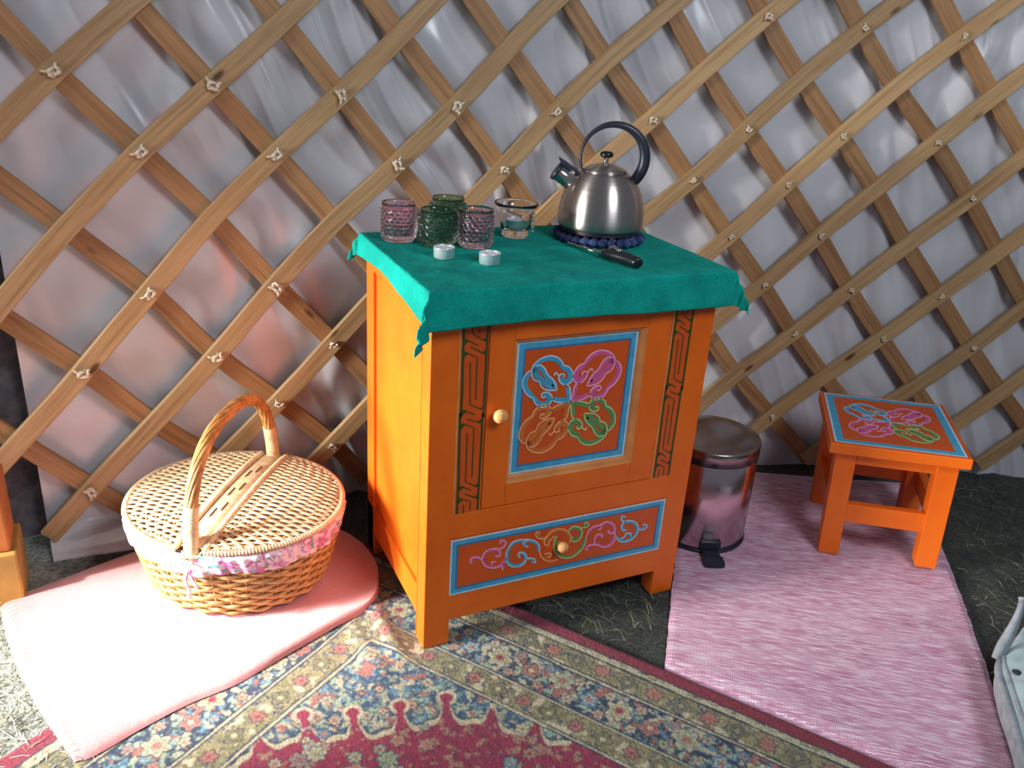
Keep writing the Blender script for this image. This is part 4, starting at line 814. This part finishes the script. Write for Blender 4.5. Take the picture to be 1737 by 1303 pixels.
# painted top: drawn in X,Z then laid flat (y -> z)
def lay(mb): mb.V = [(a, c, Hs-b+.0008) for a, b, c in mb.V]; mb.F = [f[::-1] for f in mb.F]; return mb
g = MB(); frame_mb(g, -ov+.010, Wd+ov-.010, -ov+.010, Dp+ov-.010, .0042, 0, .0008); lay(g).build('white_border', M_LBLUE, seat)
g = MB(); frame_mb(g, -ov+.0142, Wd+ov-.0142, -ov+.0142, Dp+ov-.0142, .0160, .0001, .0008); lay(g).build('blue_border', M_BLUE, seat)
for sx, sz, cb, cl_ in ((1, 1, M_BLUE, M_LBLUE), (-1, 1, M_PINK, M_LPINK), (1, -1, M_PINK, M_LPINK), (-1, -1, M_GRN, M_LGRN)):
    kk = .96; cx_, cz_ = Wd/2*1000, Dp/2*1000
    g = MB()
    for l in MOTB.values(): ribbon_mb(g, flip(l, sx, sz*1.08, cx_, cz_, kk), .0115, 0)
    root = lay(g).build('cloud_motif', cb, seat)
    g = MB()
    for l in MOTL.values(): ribbon_mb(g, flip(l, sx, sz*1.08, cx_, cz_, kk), .0026, -.0005)
    lay(g).build('outline', cl_, root)

# ================================================================== PEDAL BIN
bn = thing('pedal_bin', 'small shiny steel pedal bin on the pink mat between cabinet and stool', 'bin', (.775, .179, .001), -.72+PI/2)
R_ = .108; H_ = .262
g = MB(); g.lathe([(.0001, .004), (R_*.97, .004), (R_, .008), (R_, .222), (R_*.985, .224)], 96); g.build('bin_body', M_BIN, bn, True)
g = MB(); g.lathe([(.0001, 0), (R_*1.01, 0), (R_*1.02, .002), (R_*1.02, .008), (R_*.99, .0085)], 72); g.build('base_ring', M_BLACKM, bn, True)
g = MB(); g.lathe([(R_*.985, .2235), (R_*1.002, .2240), (R_*1.002, .2262), (R_*.985, .2266)], 96); g.build('lid_gasket', M_BLACK, bn, True)
g = MB(); g.lathe([(R_*.99, .2264), (R_*1.012, .2266), (R_*1.012, .2560), (R_*1.0, .2590), (R_*.96, .2605), (R_*.60, .2640), (R_*.3, .2655), (.0001, .2660)], 96); g.build('lid', M_LID, bn, True)
# pedal, at local -X side facing the camera
ang_p = math.atan2(-.06, -.05)
pd = MB(); pd.box(-.165, -.100, -.020, .020, .006, .013, .002); pd.box(-.170, -.140, -.022, .022, .004, .016, .002); po = pd.build('pedal', M_BLACKM, bn); po.rotation_euler = (0, 0, PI*.0+.32)
bk = MB(); bk.box(-.112, -.098, -.026, .026, .012, .034, .004); bo = bk.build('pedal_housing', M_BLACKM, bn); bo.rotation_euler = (0, 0, .32)

# ================================================================== BASKET
BX, BY, BZ, BYAW = -.282, .364, .0165, -.58
bs = thing('picnic_basket', 'oval wicker picnic basket with hoop handle, twin lids and floral lining on the pink blanket', 'basket', (BX, BY, BZ), BYAW)
LA, LB = .214, .196; HT = .160
def rad(t): return .80+.20*min(1, max(0, t))**.75
def ell(th, t, off=0.0): return ((LA*rad(t)+off)*math.cos(th), (LB*rad(t)+off)*math.sin(th))
NS = 40
g = MB()
for k in range(NS):
    a = 2*PI*k/NS; g.tube([(*ell(a, q/6), .004+HT*q/6) for q in range(7)], .0026, 6)
g.build('stake', M_WICK, bs, True)['kind'] = 'stuff'
g = MB(); nrow = 13
for r_ in range(nrow):
    z = .006+r_*.0100; t_ = z/HT; pts = []
    for q in range(NS*4):
        a = 2*PI*q/(NS*4); off = .0042*math.cos(a*NS/2+PI*(r_ % 2)); x_, y_ = ell(a, t_, off); pts.append((x_, y_, z+.0007*math.sin(a*7+r_)))
    g.tube(pts, .0043, 6, closed=True)
o = g.build('woven_side', M_WICK, bs, True); tag(o, kind='stuff')
P_ = np.array([[(*ell(2*PI*q/72, z/HT, -.009), z) for z in np.linspace(.003, HT-.002, 8)] for q in range(72)]); grid_obj('inner_lining', P_, M_LINER, bs, True, close_u=True)
g = MB(); g.lathe([(.0001, .003), (.17, .003)], 48); o = g.build('basket_floor', M_WICK, bs); o.scale = (1, LB/LA, 1)
# floral band folded over the rim
nq = 240; zz = np.linspace(0, 1, 10); P_ = np.zeros((nq, 10, 3))
for q in range(nq):
    a = 2*PI*q/nq
    for w_, f in enumerate(zz):
        z = .118+(HT-.118)*f+.003*math.sin(a*9)*(1-f); off = .0085+.0035*math.sin(a*23+f*2)*(.4+.6*(1-f))*.6+.002*math.sin(a*57+f*3)
        if f > .95: off = .002
        x_, y_ = ell(a, z/HT, off); P_[q, w_] = (x_, y_, z)
o = grid_obj('floral_lining_band', P_, M_FLORAL, bs, True, close_u=True); tag(o, 'pink and lilac floral cotton band')
# lids
zl = HT+.006
def dome(x, y): return zl+.016*max(0, 1-(x/LA)**2-(y/LB)**2)**.6
for sgn in (1, -1):
    lidm = MB(); gap = .027; nr = 9
    y = -LB+.010
    ri = 0
    while y < LB-.010:
        xm = LA*math.sqrt(max(0, 1-(y/LB)**2))-.004
        if xm > gap+.012:
            n_ = max(4, int((xm-gap)/.004)); pts = []
            for q in range(n_+1):
                x_ = gap+(xm-gap)*q/n_; f = (x_-gap)/(LA-.02-gap)*nr*(.55+.45*LA/(xm+.05)*.9)
                f = (x_-gap)/(xm-gap+.02)*(4+nr*.55*(xm/LA))
                pts.append((sgn*x_, y, dome(x_, y)+.0030*math.cos(PI*f+PI*(ri % 2))))
            lidm.tube(pts, .0029, 5)
        y += .0074; ri += 1
    lo = lidm.build('lid', M_WICKL, bs, True)
    rb_ = MB()
    for q in range(1, 7):
        pts = []
        for w_ in range(25):
            y_ = -LB*.93+LB*1.86*w_/24; xm = LA*math.sqrt(max(0, 1-(y_/LB)**2))
            if xm < gap+.02: continue
            x_ = gap+(xm-gap)*q/7; pts.append((sgn*x_, y_, dome(x_, y_)-.0006))
        rb_.tube(pts, .0022, 5)
    rb_.build('lid_rib', M_WICK, lo, True)['kind'] = 'stuff'
    # wrapped rim coil
    rim = []; a0 = math.acos((gap+.004)/LA)
    for q in range(400):
        a = -a0+2*a0*q/399; rim.append((sgn*(LA+.001)*math.cos(a), (LB+.001)*math.sin(a), zl+.001))
    for q in range(1, 260):
        f = q/260; rim.append((sgn*(gap+.002), (LB+.001)*math.sin(a0)*(1-2*f), dome(gap, (LB)*math.sin(a0)*(1-2*f))+.0008))
    rmb = MB(); rmb.tube(rim, [.0058+.0014*math.cos(q*PI*2/4) for q in range(len(rim))], 8, closed=True); rmb.build('wrapped_rim', M_WICKL, lo, True)
# central wrapped bar with three pairs of slots
nb = 260; P_ = np.zeros((nb, 9, 3))
for q in range(nb):
    y_ = -LB*.97+LB*1.94*q/(nb-1); rdg = .0010*math.cos(q*PI*2/3.2)
    for w_, f in enumerate(np.linspace(-1, 1, 9)): P_[q, w_] = (f*.0225, y_, dome(0, y_)+.004+rdg*(1-abs(f)**4)-.006*abs(f)**4)
o = grid_obj('wrapped_bar', P_, M_WICKL, bs, True)
sl = MB()
M_DARKW = plain('dark_slot', '#6a4a34', .8)
for yc in (-.075, .005, .085):
    for a, b in (((-.006, yc-.028), (-.006, yc+.002)), ((.006, yc-.004), (.006, yc+.026))): 
        sl.tube([(a[0], a[1], dome(0, a[1])+.0048), (b[0], b[1], dome(0, b[1])+.0048)], .0016, 6)
sl.build('bar_slot', M_DARKW, o)
# hoop handle of twisted canes
arch = []
for q in range(97):
    a = PI*q/96; c_, s_ = math.cos(a), math.sin(a)
    arch.append(Vector((0, -LB*.955*math.copysign(abs(c_)**.82, c_), HT-.012+.218*abs(s_)**.80)))
ha = MB(); ns = 10
for s_ in range(ns):
    pts = []
    for q, p in enumerate(arch):
        a = arch[max(0, q-1)]; b = arch[min(96, q+1)]; t_ = (b-a).normalized(); n1_ = Vector((1, 0, 0)); n2_ = t_.cross(n1_)
        ph = 2*PI*s_/ns+q/96*2*PI*1.5; rr_ = .0092*(1 if 6 < q < 90 else .85)
        pts.append(p+n1_*math.cos(ph)*rr_+n2_*math.sin(ph)*rr_)
    ha.tube(pts, .0038, 7)
ha.tube(arch[::3], .007, 8)
ho = ha.build('hoop_handle', M_WICKH, bs, True)
for rng_ in (arch[:13], arch[-13:]):
    wr = MB(); pts = smooth_pts([tuple(p) for p in rng_], 4); wr.tube(pts, [.0142+.0009*math.cos(q*PI*2/3) for q in range(len(pts))], 14); wr.build('handle_wrap', M_WICKL, ho, True)
# bow of the lining tied at the front end of the bar
bw = MB()
def rib(pts, w):
    P2 = smooth_pts(pts, 6); V = []; F = []
    for k_, p in enumerate(P2):
        q = P2[min(k_+1, len(P2)-1)]-P2[max(k_-1, 0)]; t_ = Vector(q).normalized(); n_ = t_.cross(Vector((0, -1, 0))).normalized()
        V += [tuple(Vector(p)+n_*w/2), tuple(Vector(p)-n_*w/2)]
    for k_ in range(len(P2)-1): F.append((2*k_, 2*k_+1, 2*k_+3, 2*k_+2))
    bw.add(V, F)
yb = -LB-.010
rib([(0, yb, .135), (-.022, yb-.010, .150), (-.036, yb-.006, .140), (-.022, yb-.004, .130), (0, yb-.002, .134)], .011)
rib([(0, yb, .135), (.022, yb-.010, .146), (.034, yb-.008, .134), (.018, yb-.004, .127), (0, yb-.002, .133)], .011)
rib([(0, yb-.002, .134), (-.006, yb-.004, .110), (-.004, yb+.002, .085), (-.009, yb+.008, .062)], .008)
rib([(0, yb-.002, .134), (.008, yb-.003, .112), (.014, yb+.002, .092)], .008)
bw.sphere((0, yb-.004, .134), .0075, 10, 8)
o = bw.build('bow', M_FLORAL, bs, True); sd = o.modifiers.new('s', 'SOLIDIFY'); sd.thickness = .001; tag(o, 'floral cotton bow with hanging tails')
lt = MB(); lt.tube(smooth_pts([(-.004, -LB-.004, .150), (-.012, -LB-.012, .158), (.004, -LB-.013, .162), (.016, -LB-.006, .156), (.022, -LB+.012, .166)], 5), .0022, 6); lt.tube(smooth_pts([(-.016, -LB+.003, .162), (-.004, -LB-.012, .154), (.012, -LB-.010, .150)], 5), .0022, 6)
lt.build('cane_tie', M_WICKL, bs, True)

# ================================================================== BAG at the right edge
bg_ = thing('canvas_bag', 'pale grey canvas bag with curved strap at the lower right edge', 'bag', (1.02, -.60, .001))
o0 = np.array([1.02, -.60])
def q3(x, y, z): return (x-o0[0], y-o0[1], z-.001)
topc = smooth_pts([q3(1.000, -.475, .070), q3(.940, -.505, .075), q3(.885, -.560, .078), q3(.82, -.63, .080), q3(.73, -.72, .082), q3(.62, -.83, .085)], 8)
botc = smooth_pts([q3(1.030, -.475, .002), q3(.975, -.50, .002), q3(.915, -.555, .002), q3(.86, -.62, .002), q3(.78, -.70, .002), q3(.66, -.80, .002)], 8)
nT = len(topc); Pq = np.zeros((nT, 8, 3))
for k_ in range(nT):
    for w_ in range(8):
        f = w_/7; p = np.array(botc[k_])*(1-f)+np.array(topc[k_])*f; p[0] -= .012*math.sin(f*PI); Pq[k_, w_] = p
o = grid_obj('bag_side', Pq, M_BAG, bg_); sd = o.modifiers.new('s', 'SOLIDIFY'); sd.thickness = .003
lidp = np.zeros((nT, 10, 3))
for k_ in range(nT):
    for w_ in range(10):
        f = w_/9; p = np.array(topc[k_])+np.array([.18, .06, 0])*f; p[2] += .018*math.sin(f*PI*.9); lidp[k_, w_] = p
o = grid_obj('bag_flap', lidp, M_TEALBAG, bg_); sd = o.modifiers.new('s', 'SOLIDIFY'); sd.thickness = .003
g = MB(); g.tube([tuple(p) for p in topc], .0065, 10); g.build('piped_rim', M_BAG, bg_, True)
g = MB(); g.tube([tuple(np.array(p)+np.array([.030, .012, .006])) for p in topc], .004, 8); g.build('piping', M_BAG, bg_, True)
# curved strap rising from the corner
sp_ = smooth_pts([q3(.962, -.486, .076), q3(.976, -.482, .096), q3(.990, -.479, .122), q3(1.000, -.476, .152), q3(1.004, -.474, .180), q3(1.002, -.474, .196)], 6)
V = []; F = []
for k_, p in enumerate(sp_):
    f = k_/(len(sp_)-1); w_ = .0085+.003*math.sin(f*PI*2); 
    a_ = np.array(fwd); t_ = sp_[min(k_+1, len(sp_)-1)]-sp_[max(0, k_-1)]; n_ = np.cross(t_, [.5, .8, -.1]); n_ /= np.linalg.norm(n_)
    V += [tuple(p+n_*w_), tuple(p-n_*w_)]
for k_ in range(len(sp_)-1): F.append((2*k_, 2*k_+1, 2*k_+3, 2*k_+2))
g = MB(); g.add(V, F); o = g.build('strap', M_BAG, bg_, True); sd = o.modifiers.new('s', 'SOLIDIFY'); sd.thickness = .006
g = MB(); g.lathe([(.0001, .003), (.006, .002), (.0085, 0), (.006, -.001)], 20); o = g.build('snap_button', M_BAGIN, bg_, True); o.location = q3(.945, -.535, .092)
